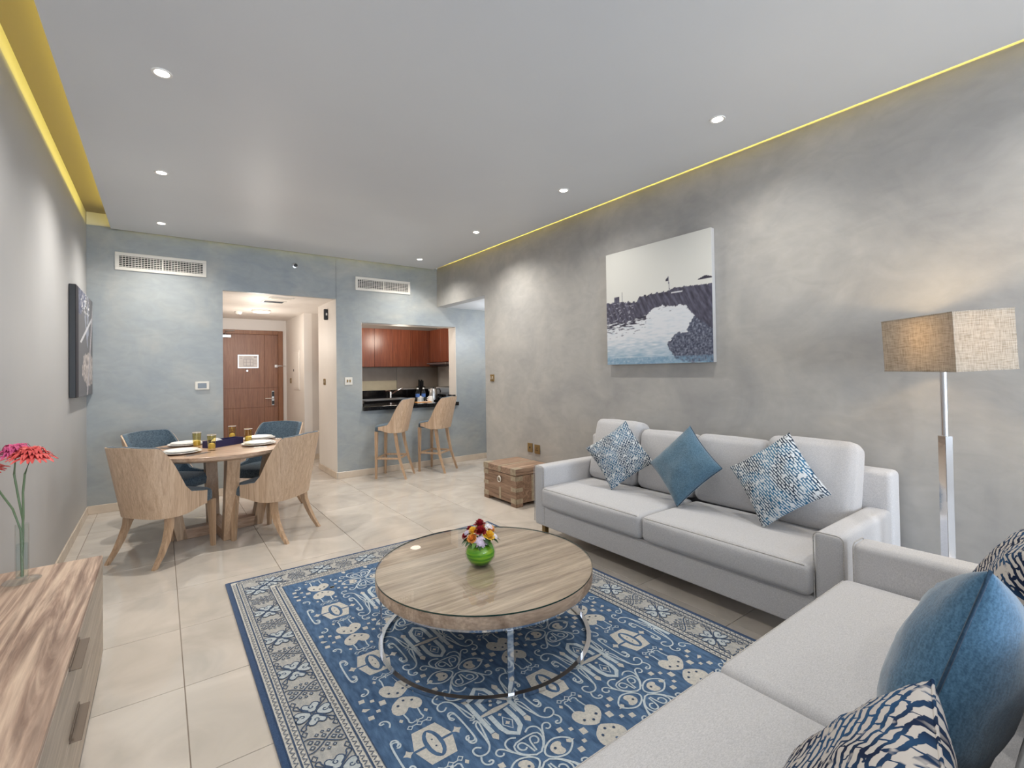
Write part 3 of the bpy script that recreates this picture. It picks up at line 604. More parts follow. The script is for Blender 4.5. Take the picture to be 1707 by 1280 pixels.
# pass-through counter
t = thing('hatch_counter', 'glossy black granite counter in the kitchen hatch behind the stools', 'worktop')
bm = BM(); box(bm, 2.199, 3.655, 6.40, 6.98, .872, .925); box(bm, 2.199, 3.672, 6.345, 6.40, .872, .925, bev=.004); done('slab', bm, 'granite', t)
bm = BM(); box(bm, 3.61, 3.654, 6.42, 6.98, .925, 1.03); done('side_upstand', bm, 'granite', t)
def bottle(loc, lab):
    t = thing('water_bottle', lab, 'bottle', loc, 0, 'water bottles on the hatch counter'); bm = BM()
    lathe(bm, [(.028, 0), (.031, .01), (.031, .06), (.028, .07), (.031, .08), (.031, .14), (.022, .17), (.013, .19), (.013, .198)], 20); done('body', bm, 'water', t, True)
    bm = BM(); lathe(bm, [(.0318, .075), (.0318, .125)], 20, cap=False); done('label_band', bm, 'bottle_label', t, True)
    bm = BM(); lathe(bm, [(.015, .197), (.015, .215), (.012, .217)], 16); done('cap', bm, 'white', t, True)
bottle((3.20, 6.80, .926), 'small clear water bottle on the hatch counter, left of two'); bottle((3.30, 6.80, .926), 'small clear water bottle on the hatch counter, beside the white cup')
t = thing('tray', 'small reddish tray under the water bottles', 'tray', (3.25, 6.72, .9255)); bm = BM(); box(bm, -.12, .12, -.07, .05, 0, .006, bev=.002, seg=1); done('base', bm, 'orange_rose', t)
bm = BM(); box(bm, -.10, -.02, -.055, -.01, .006, .012, bev=.002); box(bm, .0, .08, -.055, -.01, .006, .012, bev=.002); done('sachets', bm, 'paper', t)
def cup(loc, lab, up=False, rz=0):
    t = thing('white_cup', lab, 'cup', loc, rz, 'white cups on the hatch counter'); bm = BM(); pr = [(.034, 0), (.046, .03), (.05, .085), (.047, .085), (.042, .03), (.01, .012)]
    if up: pr = [(r, .085-z) for r, z in pr]
    lathe(bm, pr, 24); done('bowl', bm, 'porcelain', t, True); bm = BM()
    tube(bm, [(-.048, 0, .07), (-.075, 0, .06), (-.078, 0, .035), (-.044, 0, .02)], .006); done('handle', bm, 'porcelain', t, True)
cup((3.41, 6.78, .926), 'upturned white cup beside the water bottles', True, .3); cup((3.31, 6.93, .926), 'white cup behind the upturned one', True, .6)
t = thing('kettle', 'steel electric kettle with a black handle on the counter', 'kettle', (3.50, 6.86, .926), -.5)
bm = BM(); lathe(bm, [(.075, 0), (.078, .012), (.07, .02)], 28); done('base', bm, 'dark', t, True); bm = BM(); lathe(bm, [(.07, .02), (.066, .10), (.056, .185), (.05, .195)], 28); done('body', bm, 'steel', t, True)
bm = BM(); lathe(bm, [(.05, .194), (.04, .205), (.01, .208), (.01, .22)], 24); done('lid', bm, 'dark', t, True); bm = BM(); tube(bm, [(.055, 0, .19), (.10, 0, .19), (.112, 0, .15), (.10, 0, .08), (.07, 0, .05)], .011); done('handle', bm, 'dark', t, True)
bm = BM(); tube(bm, [(-.05, 0, .15), (-.075, 0, .185)], [.02, .010]); done('spout', bm, 'steel', t, True)
t = thing('knife_block', 'black knife block at the kitchen corner', 'knife block', (3.78, 7.9, .931), .2); bm = BM(); box(bm, -.06, .06, -.05, .05, 0, .20, bev=.005); done('block', bm, 'dark', t)
for k in range(4): bm = BM(); x = -.04+k*.027; box(bm, x-.008, x+.008, -.02, .01, .2, .32-.02*(k % 2), bev=.003); done('handle', bm, 'dark', t)
t = thing('toaster', 'steel toaster with brown panel standing behind the kettle', 'toaster', (3.92, 7.25, .931), -.6); bm = BM(); box(bm, -.15, .15, -.09, .09, .01, .20, bev=.02, seg=3); done('body', bm, 'steel', t)
bm = BM(); box(bm, -.11, .11, -.02, -.01, .198, .202); box(bm, -.11, .11, .02, .03, .198, .202); done('slots', bm, 'dark', t); bm = BM(); box(bm, -.165, -.15, -.02, .02, .10, .13, bev=.003); done('lever', bm, 'dark', t)
bm = BM(); box(bm, -.14, .14, -.08, .08, 0, .011); done('base', bm, 'dark', t)

# ------------------------------------------------------------------ rug
RX0, RX1, RY0, RY1 = .335, 2.41, .62, 3.665
rug = thing('area_rug', 'blue and grey patterned wool rug under the round coffee table', 'rug', (0, 0, 0))
bm = BM(); box(bm, RX0, RX1, RY0, RY1, .0005, .0100, bev=.004, seg=2); done('binding', bm, 'rug_edge', rug)
RZ = [.0103]
def layer(name, m, draw, dz=.0003):
    RZ[0] += dz; bm = BM(); draw(bm, RZ[0]); o = done(name, bm, m, rug); o['kind'] = 'stuff'; return o
PK = [0]
def poly(bm, pts, z):
    PK[0] += 1; z = z+(PK[0] % 11)*1.6e-5
    if len(pts) < 3: return
    try: bm.faces.new([bm.verts.new((p[0], p[1], z)) for p in pts])
    except ValueError: pass
def rect(bm, x0, x1, y0, y1, z): poly(bm, [(x0, y0), (x1, y0), (x1, y1), (x0, y1)], z)
def ribbon(bm, pts, w_, z, closed=False):
    n = len(pts); Lf, Rt = [], []; PK[0] += 1; z = z+(PK[0] % 13)*1.3e-5; w_ = w_*1.28
    for i in range(n):
        a = Vector(pts[(i-1) % n] if (closed or i > 0) else pts[i]); b = Vector(pts[(i+1) % n] if (closed or i < n-1) else pts[i])
        d = (b-a)
        if d.length < 1e-6: d = Vector((1, 0))
        d.normalize(); nn = Vector((-d.y, d.x)); p = Vector(pts[i]); Lf.append(bm.verts.new((*(p+nn*w_/2), z))); Rt.append(bm.verts.new((*(p-nn*w_/2), z)))
    for i in range(n if closed else n-1):
        j = (i+1) % n
        try: bm.faces.new((Lf[i], Lf[j], Rt[j], Rt[i]))
        except ValueError: pass
def spiral(cx, cy, r0, r1, a0, a1, n=12): return [(cx+(r0+(r1-r0)*t/n)*math.cos(a0+(a1-a0)*t/n), cy+(r0+(r1-r0)*t/n)*math.sin(a0+(a1-a0)*t/n)) for t in range(n+1)]
FX0, FX1, FY0, FY1 = .625, 2.12, .91, 3.375
def hexa(cx, cy, a, b, k=.5): return [(cx-a, cy), (cx-a*k, cy+b), (cx+a*k, cy+b), (cx+a, cy), (cx+a*k, cy-b), (cx-a*k, cy-b)]
def clipin(p): return FX0 < p[0] < FX1 and FY0 < p[1] < FY1
strokes, fills, holes, dots = [], [], [], []
def S(pts, w_=.007, closed=False): strokes.append((pts, w_, closed))
def mir(pts, cx, cy): 
    for sx in (1, -1):
        for sy in (1, -1): yield [(cx+sx*x, cy+sy*y) for x, y in pts]
def mirx(pts, cx, cy):
    for sx in (1, -1): yield [(cx+sx*x, cy+y) for x, y in pts]
def mi1(pts, cx, cy):
    for sy in (1, -1): yield [(cx+x, cy+sy*y) for x, y in pts]
PY = .617
def chaikin(p, closed=False, it=2):
    for _ in range(it):
        q = [] if closed else [p[0]]
        for a, b in zip(p, p[1:]+p[:1] if closed else p[1:]):
            q.append((a[0]*.75+b[0]*.25, a[1]*.75+b[1]*.25)); q.append((a[0]*.25+b[0]*.75, a[1]*.25+b[1]*.75))
        if not closed: q.append(p[-1])
        p = q
    return p
def dia(x, y, a, b=None): b = b or a; return [(x-a, y), (x, y+b), (x+a, y), (x, y-b)]
def star(x, y, a): return [(x-a, y), (x-a*.4, y+a*.4), (x, y+a), (x+a*.4, y+a*.4), (x+a, y), (x+a*.4, y-a*.4), (x, y-a), (x-a*.4, y-a*.4)]
leafs = []
HEART = [(0, 0), (.028, .016), (.055, .038), (.067, .066), (.058, .092), (.038, .107), (.018, .100), (.004, .076), (-.010, .097), (-.028, .107), (-.052, .100), (-.065, .076), (-.055, .038), (-.030, .016)]
TEAR = [(.012, .003), (.040, .031), (.080, .044), (.116, .030), (.147, -.004), (.099, -.042), (.066, -.043), (.030, -.026)]
TFILL = [(.042, .010), (.062, .026), (.088, .027), (.100, .012), (.086, -.002), (.092, -.028), (.070, -.036), (.046, -.020)]
KEY = [(.003, .013), (.045, .045), (.063, .080), (.056, .106), (.005, .111), (-.050, .106), (-.060, .075), (-.045, .045)]
EAR = [(.022, .128), (.046, .142), (.074, .130), (.078, .100), (.062, .062), (.030, .030)]
KSP = [(.004, .036), (.010, .085), (.022, .099), (.042, .094), (.044, .072), (.028, .060), (.016, .068)]
QSC = [(.071, .078), (.090, .112), (.108, .124), (.125, .113), (.122, .094), (.105, .088), (.098, .098)]
UU = [(-.037, .017), (-.038, .095), (-.030, .130), (0, .158), (.030, .130), (.038, .095), (.037, .017)]
S1 = [(.119, -.141), (.113, -.090), (.111, -.030), (.097, -.012), (.086, -.026)]
S2 = [(.158, -.060), (.172, -.075), (.165, -.095), (.148, -.097), (.140, -.078), (.138, .064), (.147, .087), (.166, .082), (.174, .063), (.164, .050), (.155, .056)]
S3 = [(.112, .012), (.097, .002), (.088, .017), (.106, .095), (.119, .143), (.142, .167), (.172, .164), (.186, .145), (.183, .123), (.166, .117), (.150, .132)]
S4 = [(.172, .166), (.182, .185), (.178, .204), (.161, .215), (.146, .209), (.150, .197), (.163, .200)]
for i in range(-1, 4):
    for j in range(-2, 5):
        ax = .808+.55*i; bx = 1.083+.55*i; hy = 1.612+PY*j; ty = 1.306+PY*j; qy = 1.318+PY*j; my = 1.616+PY*j
        fills.append([(ax+x, hy+y) for x, y in ((-.049, .091), (.049, .091), (.078, .004), (.050, -.086), (-.050, -.086), (-.078, .004))])
        holes.append([(ax+.035*math.cos(a*PI/10), hy+.073*math.sin(a*PI/10)) for a in range(20)])
        leafs.append([(ax+x, hy+y) for x, y in ((0, .064), (.012, .045), (.018, .020), (.018, -.020), (.012, -.045), (0, -.062), (-.012, -.045), (-.018, -.020), (-.018, .020), (-.012, .045))])
        for q in (-1, 1):
            holes.append([(ax+q*.033, hy+.006), (ax+q*.078, hy+.006), (ax+q*.078, hy-.005), (ax+q*.033, hy-.005)]); fills.append(star(ax+q*.099, hy+.006, .020))
            dots.append((ax, hy+q*.018, .004))
            for s_ in (-1, 1):
                S(dia(ax+q*.040, hy+s_*.121, .011), .004, True); S([(ax+q*.012, hy+s_*.125), (ax+q*.030, hy+s_*.124)], .004)
                S([(ax+q*.031, ty+s_*.104), (ax+q*.027, ty+s_*.142), (ax+q*.030, ty+s_*.162)], .005); S(chaikin([(ax+q*.030, ty+s_*.162), (ax+q*.020, ty+s_*.172), (ax+q*.008, ty+s_*.166), (ax, ty+s_*.176)]), .004)
        for s_ in (-1, 1):
            S(dia(ax, hy+s_*.123, .012), .004, True); S([(ax, hy+s_*.135), (ax, hy+s_*.150)], .004)
            hp = chaikin([(ax+x, ty+s_*y) for x, y in HEART], True, 1); fills.append(hp)
            for dx, dy in ((.032, .046), (-.030, .048), (.001, .029)): dots.append((ax+dx, ty+s_*dy, .0065))
        for q in (-1, 1):
            S(chaikin([(bx+q*x, qy+q*y) for x, y in TEAR], True), .0055, True); fills.append(chaikin([(bx+q*x, qy+q*y) for x, y in TFILL], True, 1)); dots.append((bx+q*.062, qy+q*.002, .006))
            fills.append([(bx+q*.124, qy+.012), (bx+q*.150, qy-.006), (bx+q*.126, qy-.012), (bx+q*.116, qy)])
            S(chaikin([(bx+x, qy+q*y) for x, y in KEY], True, 1), .0055, True)
            for p in (-1, 1):
                S(chaikin([(bx+p*x, qy+q*y) for x, y in EAR]), .0055); S(chaikin([(bx+p*x, qy+q*y) for x, y in KSP]), .0052); S(chaikin([(bx+p*x, qy+q*y) for x, y in QSC]), .0052)
                for x, y, a in ((.135, .058, .0125), (.172, .036, .009), (.203, .002, .014)):
                    fills.append([(bx+p*x-a, qy+q*y-a*.8), (bx+p*x-a*.8, qy+q*y+a), (bx+p*x+a, qy+q*y+a*.8), (bx+p*x+a*.8, qy+q*y-a)])
                fills.append(dia(bx+p*.222, qy+q*.147, .009, .012))
            # double U medallion
            S([(bx+x, my+q*y) for x, y in UU], .016); S(dia(bx, my+q*.088, .022, .036), .0045, True); fills.append(star(bx, my+q*.088, .012)); fills.append(dia(bx, my+q*.034, .009))
            S([(bx+q*.076, my-.098), (bx+q*.076, my+.098)], .015); S([(bx+q*.062, my-.060), (bx+q*.062, my-.015)], .004)
            for p in (-1, 1):
                fills.append([(bx+q*.076-.009, my+p*.100), (bx+q*.076-.014, my+p*.118), (bx+q*.076, my+p*.138), (bx+q*.076+.014, my+p*.118), (bx+q*.076+.009, my+p*.100)])
                for P_, w_ in ((S1, .0052), (S2, .0055), (S3, .0055), (S4, .0055)): S(chaikin([(bx+q*x, my+p*y) for x, y in P_]), w_)
        fills.append([(bx-.070, my-.005), (bx-.070, my+.005), (bx, my+.013), (bx+.070, my+.005), (bx+.070, my-.005), (bx, my-.013)])
def draw_field(bm, z): rect(bm, FX0, FX1, FY0, FY1, z)
def inside(pts): return all(clipin(p) for p in pts)
# ground bands
layer('guard_ground', 'rug_cream', lambda bm, z: rect(bm, RX0+.027, RX1-.027, RY0+.027, RY1-.027, z))
layer('border_ground', 'rug_grey', lambda bm, z: rect(bm, RX0+.088, RX1-.088, RY0+.088, RY1-.088, z))
layer('inner_guard_ground', 'rug_cream', lambda bm, z: rect(bm, FX0-.066, FX1+.066, FY0-.066, FY1+.066, z))
layer('field_ground', 'rug_field', draw_field)
layer('field_fills', 'rug_cream', lambda bm, z: [poly(bm, p, z) for p in fills if inside(p)])
layer('medallion_rings', 'rug_field', lambda bm, z: [poly(bm, p, z) for p in holes if inside(p)])
layer('medallion_cores', 'rug_cream', lambda bm, z: [poly(bm, p, z) for p in leafs if inside(p)])
layer('field_scrolls', 'rug_pale', lambda bm, z: [ribbon(bm, p, w_, z, c) for p, w_, c in strokes if inside(p)])
layer('field_dots', 'rug_navy', lambda bm, z: [poly(bm, [(x+r*math.cos(k*PI/3), y+r*math.sin(k*PI/3)) for k in range(6)], z) for x, y, r in dots if clipin((x, y))])
# borders: run a 1-D motif along each side; (s,t): s along, t across from -.5*bw..+.5*bw
bstroke, bfill = [], []
def along(p0, d, n, length, fn, step, phase=0):
    k = 0; s = phase
    while s < length-.02:
        fn(lambda a, b, s=s: (p0[0]+d[0]*(s+a)+n[0]*b, p0[1]+d[1]*(s+a)+n[1]*b), k); s += step; k += 1
bw = .13
def border_motif(f, k):
    HB = [(0, .004), (.031, .038), (.036, .066), (.020, .078), (.004, .058), (-.014, .080), (-.034, .064), (-.028, .037)]
    for g in (lambda x, y: (x, y), lambda x, y: (-x, -y), lambda x, y: (y, x), lambda x, y: (-y, -x)):
        m_ = lambda P_, c_=False: chaikin([f(*g(x*1.02, y*.92)) for x, y in P_], c_, 1)
        hp = m_(HB, True); bfill.append(hp); bstroke.append((hp, .0040, True)); bstroke.append((m_([(.003, .058), (.010, .052), (.005, .038), (-.007, .042), (-.004, .052)]), .0036, False))
    for sa in (-1, 1):
        for sb in (-1, 1): bstroke.append((chaikin([f(sa*a, sb*b*.9) for a, b in ((0, 0), (.028, .024), (.052, .054), (.068, .073), (.082, .062), (.076, .048), (.060, .050), (.026, .016))]), .0038, False))
def border_mid(f, k):
    for sa in (-1, 1):
        for sb in (-1, 1):
            bstroke.append((chaikin([f(sa*a, sb*b) for a, b in ((0, 0), (.024, .026), (.040, .050), (.038, .068))]), .0038, False))
            d_ = [f(sa*.072-.016, sb*.058), f(sa*.072, sb*.058+.011), f(sa*.072+.016, sb*.058), f(sa*.072, sb*.058-.011)]; bstroke.append((d_, .0038, True))
        for a, b, r in ((0, .030, .010), (.016, .050, .010), (-.016, .050, .010)):
            c = [f(a-r, sa*b), f(a, sa*b+r), f(a+r, sa*b), f(a, sa*b-r)]; bstroke.append((c, .0038, True)); bfill.append([f(a-r*.5, sa*b), f(a, sa*b+r*.5), f(a+r*.5, sa*b), f(a, sa*b-r*.5)])
        for a, b, r in ((.026, 0, .009), (.050, 0, .006), (.042, .022, .007), (.042, -.022, .007)):
            c = [f(sa*a-r, b), f(sa*a, b+r), f(sa*a+r, b), f(sa*a, b-r)]; bstroke.append((c, .0036, True)); bfill.append([f(sa*a-r*.5, b), f(sa*a, b+r*.5), f(sa*a+r*.5, b), f(sa*a, b-r*.5)])
def zig(f, k):
    for t0, sgn in ((0, 1),): bstroke.append(([f(-.008, -.008), f(0, .008*sgn), f(.008, -.008)], .0030, False))
BX0, BX1, BY0, BY1 = .492, RX1-.157, RY0+.157, RY1-.157
for p0, d, n, Lg in (((BX0, BY1), (0, -1), (1, 0), BY1-BY0), ((BX1, BY1), (0, -1), (1, 0), BY1-BY0), ((BX0, BY1), (1, 0), (0, 1), BX1-BX0), ((BX0, BY0), (1, 0), (0, 1), BX1-BX0)):
    ph = (BY1-2.046) % .345 if d[0] == 0 else .09; st = .345 if d[0] == 0 else (Lg-.18)/5
    along(p0, d, n, Lg, border_motif, st, ph); along(p0, d, n, Lg, border_mid, st, ph+st/2)
for off, wd in ((.0575, .013), (None, None)):
    if off is None: continue
    for (x0, x1, y0, y1) in ((RX0+off, RX1-off, RY0+off, RY1-off),):
        for p0, d, n, Lg in (((x0, y0), (0, 1), (1, 0), y1-y0), ((x1, y0), (0, 1), (1, 0), y1-y0), ((x0, y0), (1, 0), (0, 1), x1-x0), ((x0, y1), (1, 0), (0, 1), x1-x0)):
            along(p0, d, n, Lg, lambda f, k: (bstroke.append(([f(0, .008), f(.011, .022), f(.022, .008)], .0030, False)), bstroke.append(([f(0, -.022), f(.011, -.008), f(.022, -.022)], .0030, False))), .028, .01)
for (x0, x1, y0, y1) in ((FX0-.033, FX1+.033, FY0-.033, FY1+.033),):
    for p0, d, n, Lg in (((x0, y0), (0, 1), (1, 0), y1-y0), ((x1, y0), (0, 1), (1, 0), y1-y0), ((x0, y0), (1, 0), (0, 1), x1-x0), ((x0, y1), (1, 0), (0, 1), x1-x0)):
        along(p0, d, n, Lg, lambda f, k: (bstroke.append(([f(0, .010), f(.010, .024), f(.020, .010)], .0030, False)), bstroke.append(([f(0, -.024), f(.010, -.010), f(.020, -.024)], .0030, False))), .028, .01)
MAT['rug_petal'] = noisy('rug_petal_pile', [(.3, col(160, 170, 176)), (.7, col(184, 190, 192))], (1, 1, 1), 120, 4, .95)
layer('border_petals', 'rug_petal', lambda bm, z: [poly(bm, p, z) for p in bfill])
def blines(bm, z):
    for p, w_, c in bstroke: ribbon(bm, p, w_, z, c)
    for o_, w_ in ((.027, .003), (.0575, .006), (.086, .004)):
        x0, x1, y0, y1 = RX0+o_, RX1-o_, RY0+o_, RY1-o_; ribbon(bm, [(x0, y0), (x1, y0), (x1, y1), (x0, y1)], w_, z, True)
    for o_, w_ in ((.066, .004), (.033, .007), (0, .004)):
        x0, x1, y0, y1 = FX0-o_, FX1+o_, FY0-o_, FY1+o_; ribbon(bm, [(x0, y0), (x1, y0), (x1, y1), (x0, y1)], w_, z, True)
layer('border_lines', 'rug_navy', blines)
RUGZ = RZ[0]

# ------------------------------------------------------------------ coffee table
CT = (1.375, 2.125); t = thing('coffee_table', 'round wood-grain coffee table with glass top and chrome ring base', 'coffee table', (*CT, RUGZ))
zt = .38-RUGZ
bm = BM(); lathe(bm, [(.545, zt-.070), (.558, zt-.062), (.560, zt-.012), (.556, zt-.0068)], 96); tp = done('tabletop', bm, 'coffee_top', t, True, rz=-.02)
bm = BM(); loft(bm, [ring_pts(96, .561, zt-.0066), ring_pts(96, .561, zt)], False, False); g_ = done('glass_rim', bm, 'glass_edge', t, True)
bm = BM(); bm.faces.new([bm.verts.new(p) for p in ring_pts(96, .561, zt)]); done('glass_top', bm, 'table_glass', t)
def ringbar(bm, R_, z0, z1, w_, n=96): loft(bm, [ring_pts(n, R_-w_/2, z0), ring_pts(n, R_+w_/2, z0), ring_pts(n, R_+w_/2, z1), ring_pts(n, R_-w_/2, z1), ring_pts(n, R_-w_/2, z0)], False, False)
bm = BM(); ringbar(bm, .535, 0, .016, .022); done('base_ring', bm, 'chrome', t, True); bm = BM(); ringbar(bm, .525, zt-.084, zt-.0705, .022); done('top_ring', bm, 'chrome', t, True)
for a in (-112, -22, 68, 158):
    a = math.radians(a); bm = BM(); box(bm, -.005, .005, -.0135, .0135, .0162, zt-.0842); done('post', bm, 'chrome', t, loc=(.532*math.cos(a), .532*math.sin(a), 0), rz=a)

# flower bowl
bl = (1.335, 2.108, .3802); t = thing('flower_bowl', 'clear globe vase lined with green leaves on the coffee table', 'vase', bl)
pr = [(.032, 0), (.055, .010), (.076, .040), (.080, .065), (.072, .092), (.054, .112), (.058, .122)]
bm = BM(); lathe(bm, pr, 40, cap=False); bm2 = done('glass_globe', bm, 'glass', t, True)
bm = BM(); lathe(bm, [(.030, .003), (.051, .012), (.071, .041), (.075, .064), (.066, .092), (.050, .108)], 36); done('leaf_lining', bm, 'leafgreen', t, True)
bm = BM(); bmesh.ops.create_icosphere(bm, subdivisions=2, radius=.058, matrix=Matrix.Translation((0, 0, .115))@Matrix.Diagonal((1, 1, .45, 1))); done('foam', bm, 'darkleaf', t, True)
VW = Vector((.594, .804, 0)); VR = Vector((.804, -.594, 0))
def rose(parent, p, r, m, seed):
    rnd = random.Random(seed); bm = BM(); nrm = (Vector(p)-Vector((0, 0, .06))).normalized(); q = nrm.to_track_quat('Z', 'Y').to_matrix().to_4x4()
    for k in range(15):
        a = k*2.4; rr = r*(.18+.82*(k/14)**.7); h = r*(.95-.55*(k/14)); open_ = .35+.75*k/14; n = 5; V_ = []
        for i in range(n):
            for j in range(4):
                th = a+(i/(n-1)-.5)*1.9; vv = j/3; rad = rr*(.35+.65*vv)*(1+.15*vv*math.cos((i/(n-1)-.5)*3)); zz = -r*.4+h*1.35*vv-open_*r*.25*vv**3*(1+abs(i/(n-1)-.5))
                V_.append(bm.verts.new(Vector((rad*math.cos(th), rad*math.sin(th), zz))))
        for i in range(n-1):
            for j in range(3): bm.faces.new((V_[i*4+j], V_[i*4+j+1], V_[(i+1)*4+j+1], V_[(i+1)*4+j]))
    bm.transform(Matrix.Translation(p)@q)
    return done('flower_head', bm, m, parent, True)
def daisy(parent, p, r, m, core, seed, nrm=None, petals=16, rows=2, name='flower_head', wd=.11, fall=.25):
    rnd = random.Random(seed); bm = BM(); nrm = Vector(nrm) if nrm else (Vector(p)-Vector((0, 0, .06))).normalized(); q = nrm.to_track_quat('Z', 'Y').to_matrix().to_4x4()
    for rw in range(rows):
        for k in range(petals):
            a = 2*PI*(k+.5*rw)/petals+rnd.uniform(-.08, .08); Lp = r*(1-.22*rw)*rnd.uniform(.88, 1.05); lift = (.10+.22*rw+rnd.uniform(-.06, .06))*r; wpt = r*wd; ca, sa = math.cos(a), math.sin(a); V_ = []
            for s_, ww in ((.12, .5), (.45, 1), (.8, 1), (1.0, .35)):
                zz = lift*math.sin(s_*2.2)-fall*r*s_**3
                for q_ in (-1, 0, 1): V_.append(bm.verts.new(Vector((ca*Lp*s_-sa*q_*wpt*ww, sa*Lp*s_+ca*q_*wpt*ww, zz-(.03*r if q_ == 0 else 0)))))
            for i in range(3):
                for j in range(2): bm.faces.new((V_[i*3+j], V_[i*3+j+1], V_[(i+1)*3+j+1], V_[(i+1)*3+j]))
    bm.transform(Matrix.Translation(p)@q); o = done(name, bm, m, parent, True)
    bm = BM(); bmesh.ops.create_icosphere(bm, subdivisions=2, radius=r*.2, matrix=Matrix.Diagonal((1, 1, .5, 1))); bm.transform(Matrix.Translation(p)@q); done('flower_centre', bm, core, o, True)
    return o
bq = thing('bouquet', 'tight posy of red, yellow, orange and white flowers in the globe vase', 'flowers', (bl[0], bl[1], bl[2]+.0))
def bp(r_, f_, z_): v = VR*r_-VW*f_; return Vector((v.x, v.y, z_))
rose(bq, bp(-.002, -.015, .205), .032, 'red_rose', 1); rose(bq, bp(.004, .030, .182), .033, 'red_rose', 2); rose(bq, bp(-.036, .022, .180), .027, 'yellow_rose', 3)
rose(bq, bp(-.040, .045, .148), .029, 'orange_rose', 4); rose(bq, bp(.050, .036, .160), .032, 'yellow_rose', 5); rose(bq, bp(-.078, .02, .152), .020, 'red_rose', 6)
rose(bq, bp(.0, -.055, .175), .030, 'yellow_rose', 7); rose(bq, bp(.055, -.04, .165), .028, 'orange_rose', 8); rose(bq, bp(-.055, -.04, .165), .028, 'red_rose', 9)
daisy(bq, bp(.008, .068, .138), .036, 'lilac_petal', 'white_petal', 10, nrm=(-.5, -.62, .5)); daisy(bq, bp(.045, .0, .195), .028, 'white_petal', 'white_petal', 11); daisy(bq, bp(-.066, .02, .172), .022, 'lilac_petal', 'white_petal', 12); daisy(bq, bp(.078, .015, .150), .022, 'white_petal', 'white_petal', 13)
def leaf(parent, p, d, Lf, wf, m, droop=.3, nm='leaf'):
    bm = BM(); d = Vector(d).normalized(); s = d.cross(Vector((0, 0, 1))).normalized(); V_ = []
    for i in range(6):
        u = i/5; ww = wf*math.sin(PI*min(.98, max(.04, u)))**.8; c = Vector(p)+d*Lf*u-Vector((0, 0, droop*Lf*u*u)); V_.append([bm.verts.new(c+s*q*ww+Vector((0, 0, .15*ww*abs(q)))) for q in (-1, 0, 1)])
    for a, b in zip(V_, V_[1:]):
        for j in range(2): bm.faces.new((a[j], a[j+1], b[j+1], b[j]))
    return done(nm, bm, m, parent, True)
for k in range(16):
    a = 2*PI*k/16+.2; leaf(bq, (.04*math.cos(a), .04*math.sin(a), .128+.012*(k % 2)), (math.cos(a), math.sin(a), .1+.3*(k % 3)), .055+.012*(k % 3), .014, 'darkleaf' if k % 3 else 'midleaf', .7)

# ------------------------------------------------------------------ soft things
def softbox(bm, x0, x1, y0, y1, z0, z1, r=.04, puff=(0, 0, 0), n=10, M=None, noise_amp=0, seed=0):
    hx, hy, hz = (x1-x0)/2, (y1-y0)/2, (z1-z0)/2; c = Vector(((x0+x1)/2, (y0+y1)/2, (z0+z1)/2))
    def ax(h, r, n):
        v = [-1, -1+.25*r/h, -1+.6*r/h, -1+r/h]; m_ = n; v += [(-1+r/h)+(2-2*r/h)*k/m_ for k in range(1, m_)]; v += [1-r/h, 1-.6*r/h, 1-.25*r/h, 1]; return v
    A = [ax(hx, r, n), ax(hy, r, n), ax(hz, r, max(2, n//3))]; cache = {}
    def vert(i, j, k):
        key = (i, j, k)
        if key not in cache:
            u, v, w_ = A[0][i], A[1][j], A[2][k]; p = Vector((u*hx, v*hy, w_*hz)); q = Vector((max(-hx+r, min(hx-r, p.x)), max(-hy+r, min(hy-r, p.y)), max(-hz+r, min(hz-r, p.z)))); d = p-q
            if d.length > 1e-7:
                # cube-to-sphere for a fair corner
                m_ = max(abs(d.x), abs(d.y), abs(d.z)); p = q+d.normalized()*m_
            p.x += (1 if u > 0 else -1)*puff[0]*(1-v*v)*(1-w_*w_)*abs(u); p.y += (1 if v > 0 else -1)*puff[1]*(1-u*u)*(1-w_*w_)*abs(v); p.z += (1 if w_ > 0 else -1)*puff[2]*(1-u*u)**.7*(1-v*v)**.7*abs(w_)
            if noise_amp:
                nn = noise.noise(Vector((p.x*6+seed, p.y*6, p.z*6))); nn *= min(1, 3*(1-u*u))*min(1, 3*(1-v*v)); p += Vector((0, 0, 1))*nn*noise_amp if w_ > 0 else Vector((0, nn*noise_amp, 0))
            p = p+c
            if M: p = M@p
            cache[key] = bm.verts.new(p)
        return cache[key]
    nx, ny, nz_ = len(A[0]), len(A[1]), len(A[2])
    for k in (0, nz_-1):
        for i in range(nx-1):
            for j in range(ny-1): bm.faces.new((vert(i, j, k), vert(i+1, j, k), vert(i+1, j+1, k), vert(i, j+1, k)))
    for j in (0, ny-1):
        for i in range(nx-1):
            for k in range(nz_-1): bm.faces.new((vert(i, j, k), vert(i+1, j, k), vert(i+1, j, k+1), vert(i, j, k+1)))
    for i in (0, nx-1):
        for j in range(ny-1):
            for k in range(nz_-1): bm.faces.new((vert(i, j, k), vert(i, j+1, k), vert(i, j+1, k+1), vert(i, j, k+1)))
    return bm
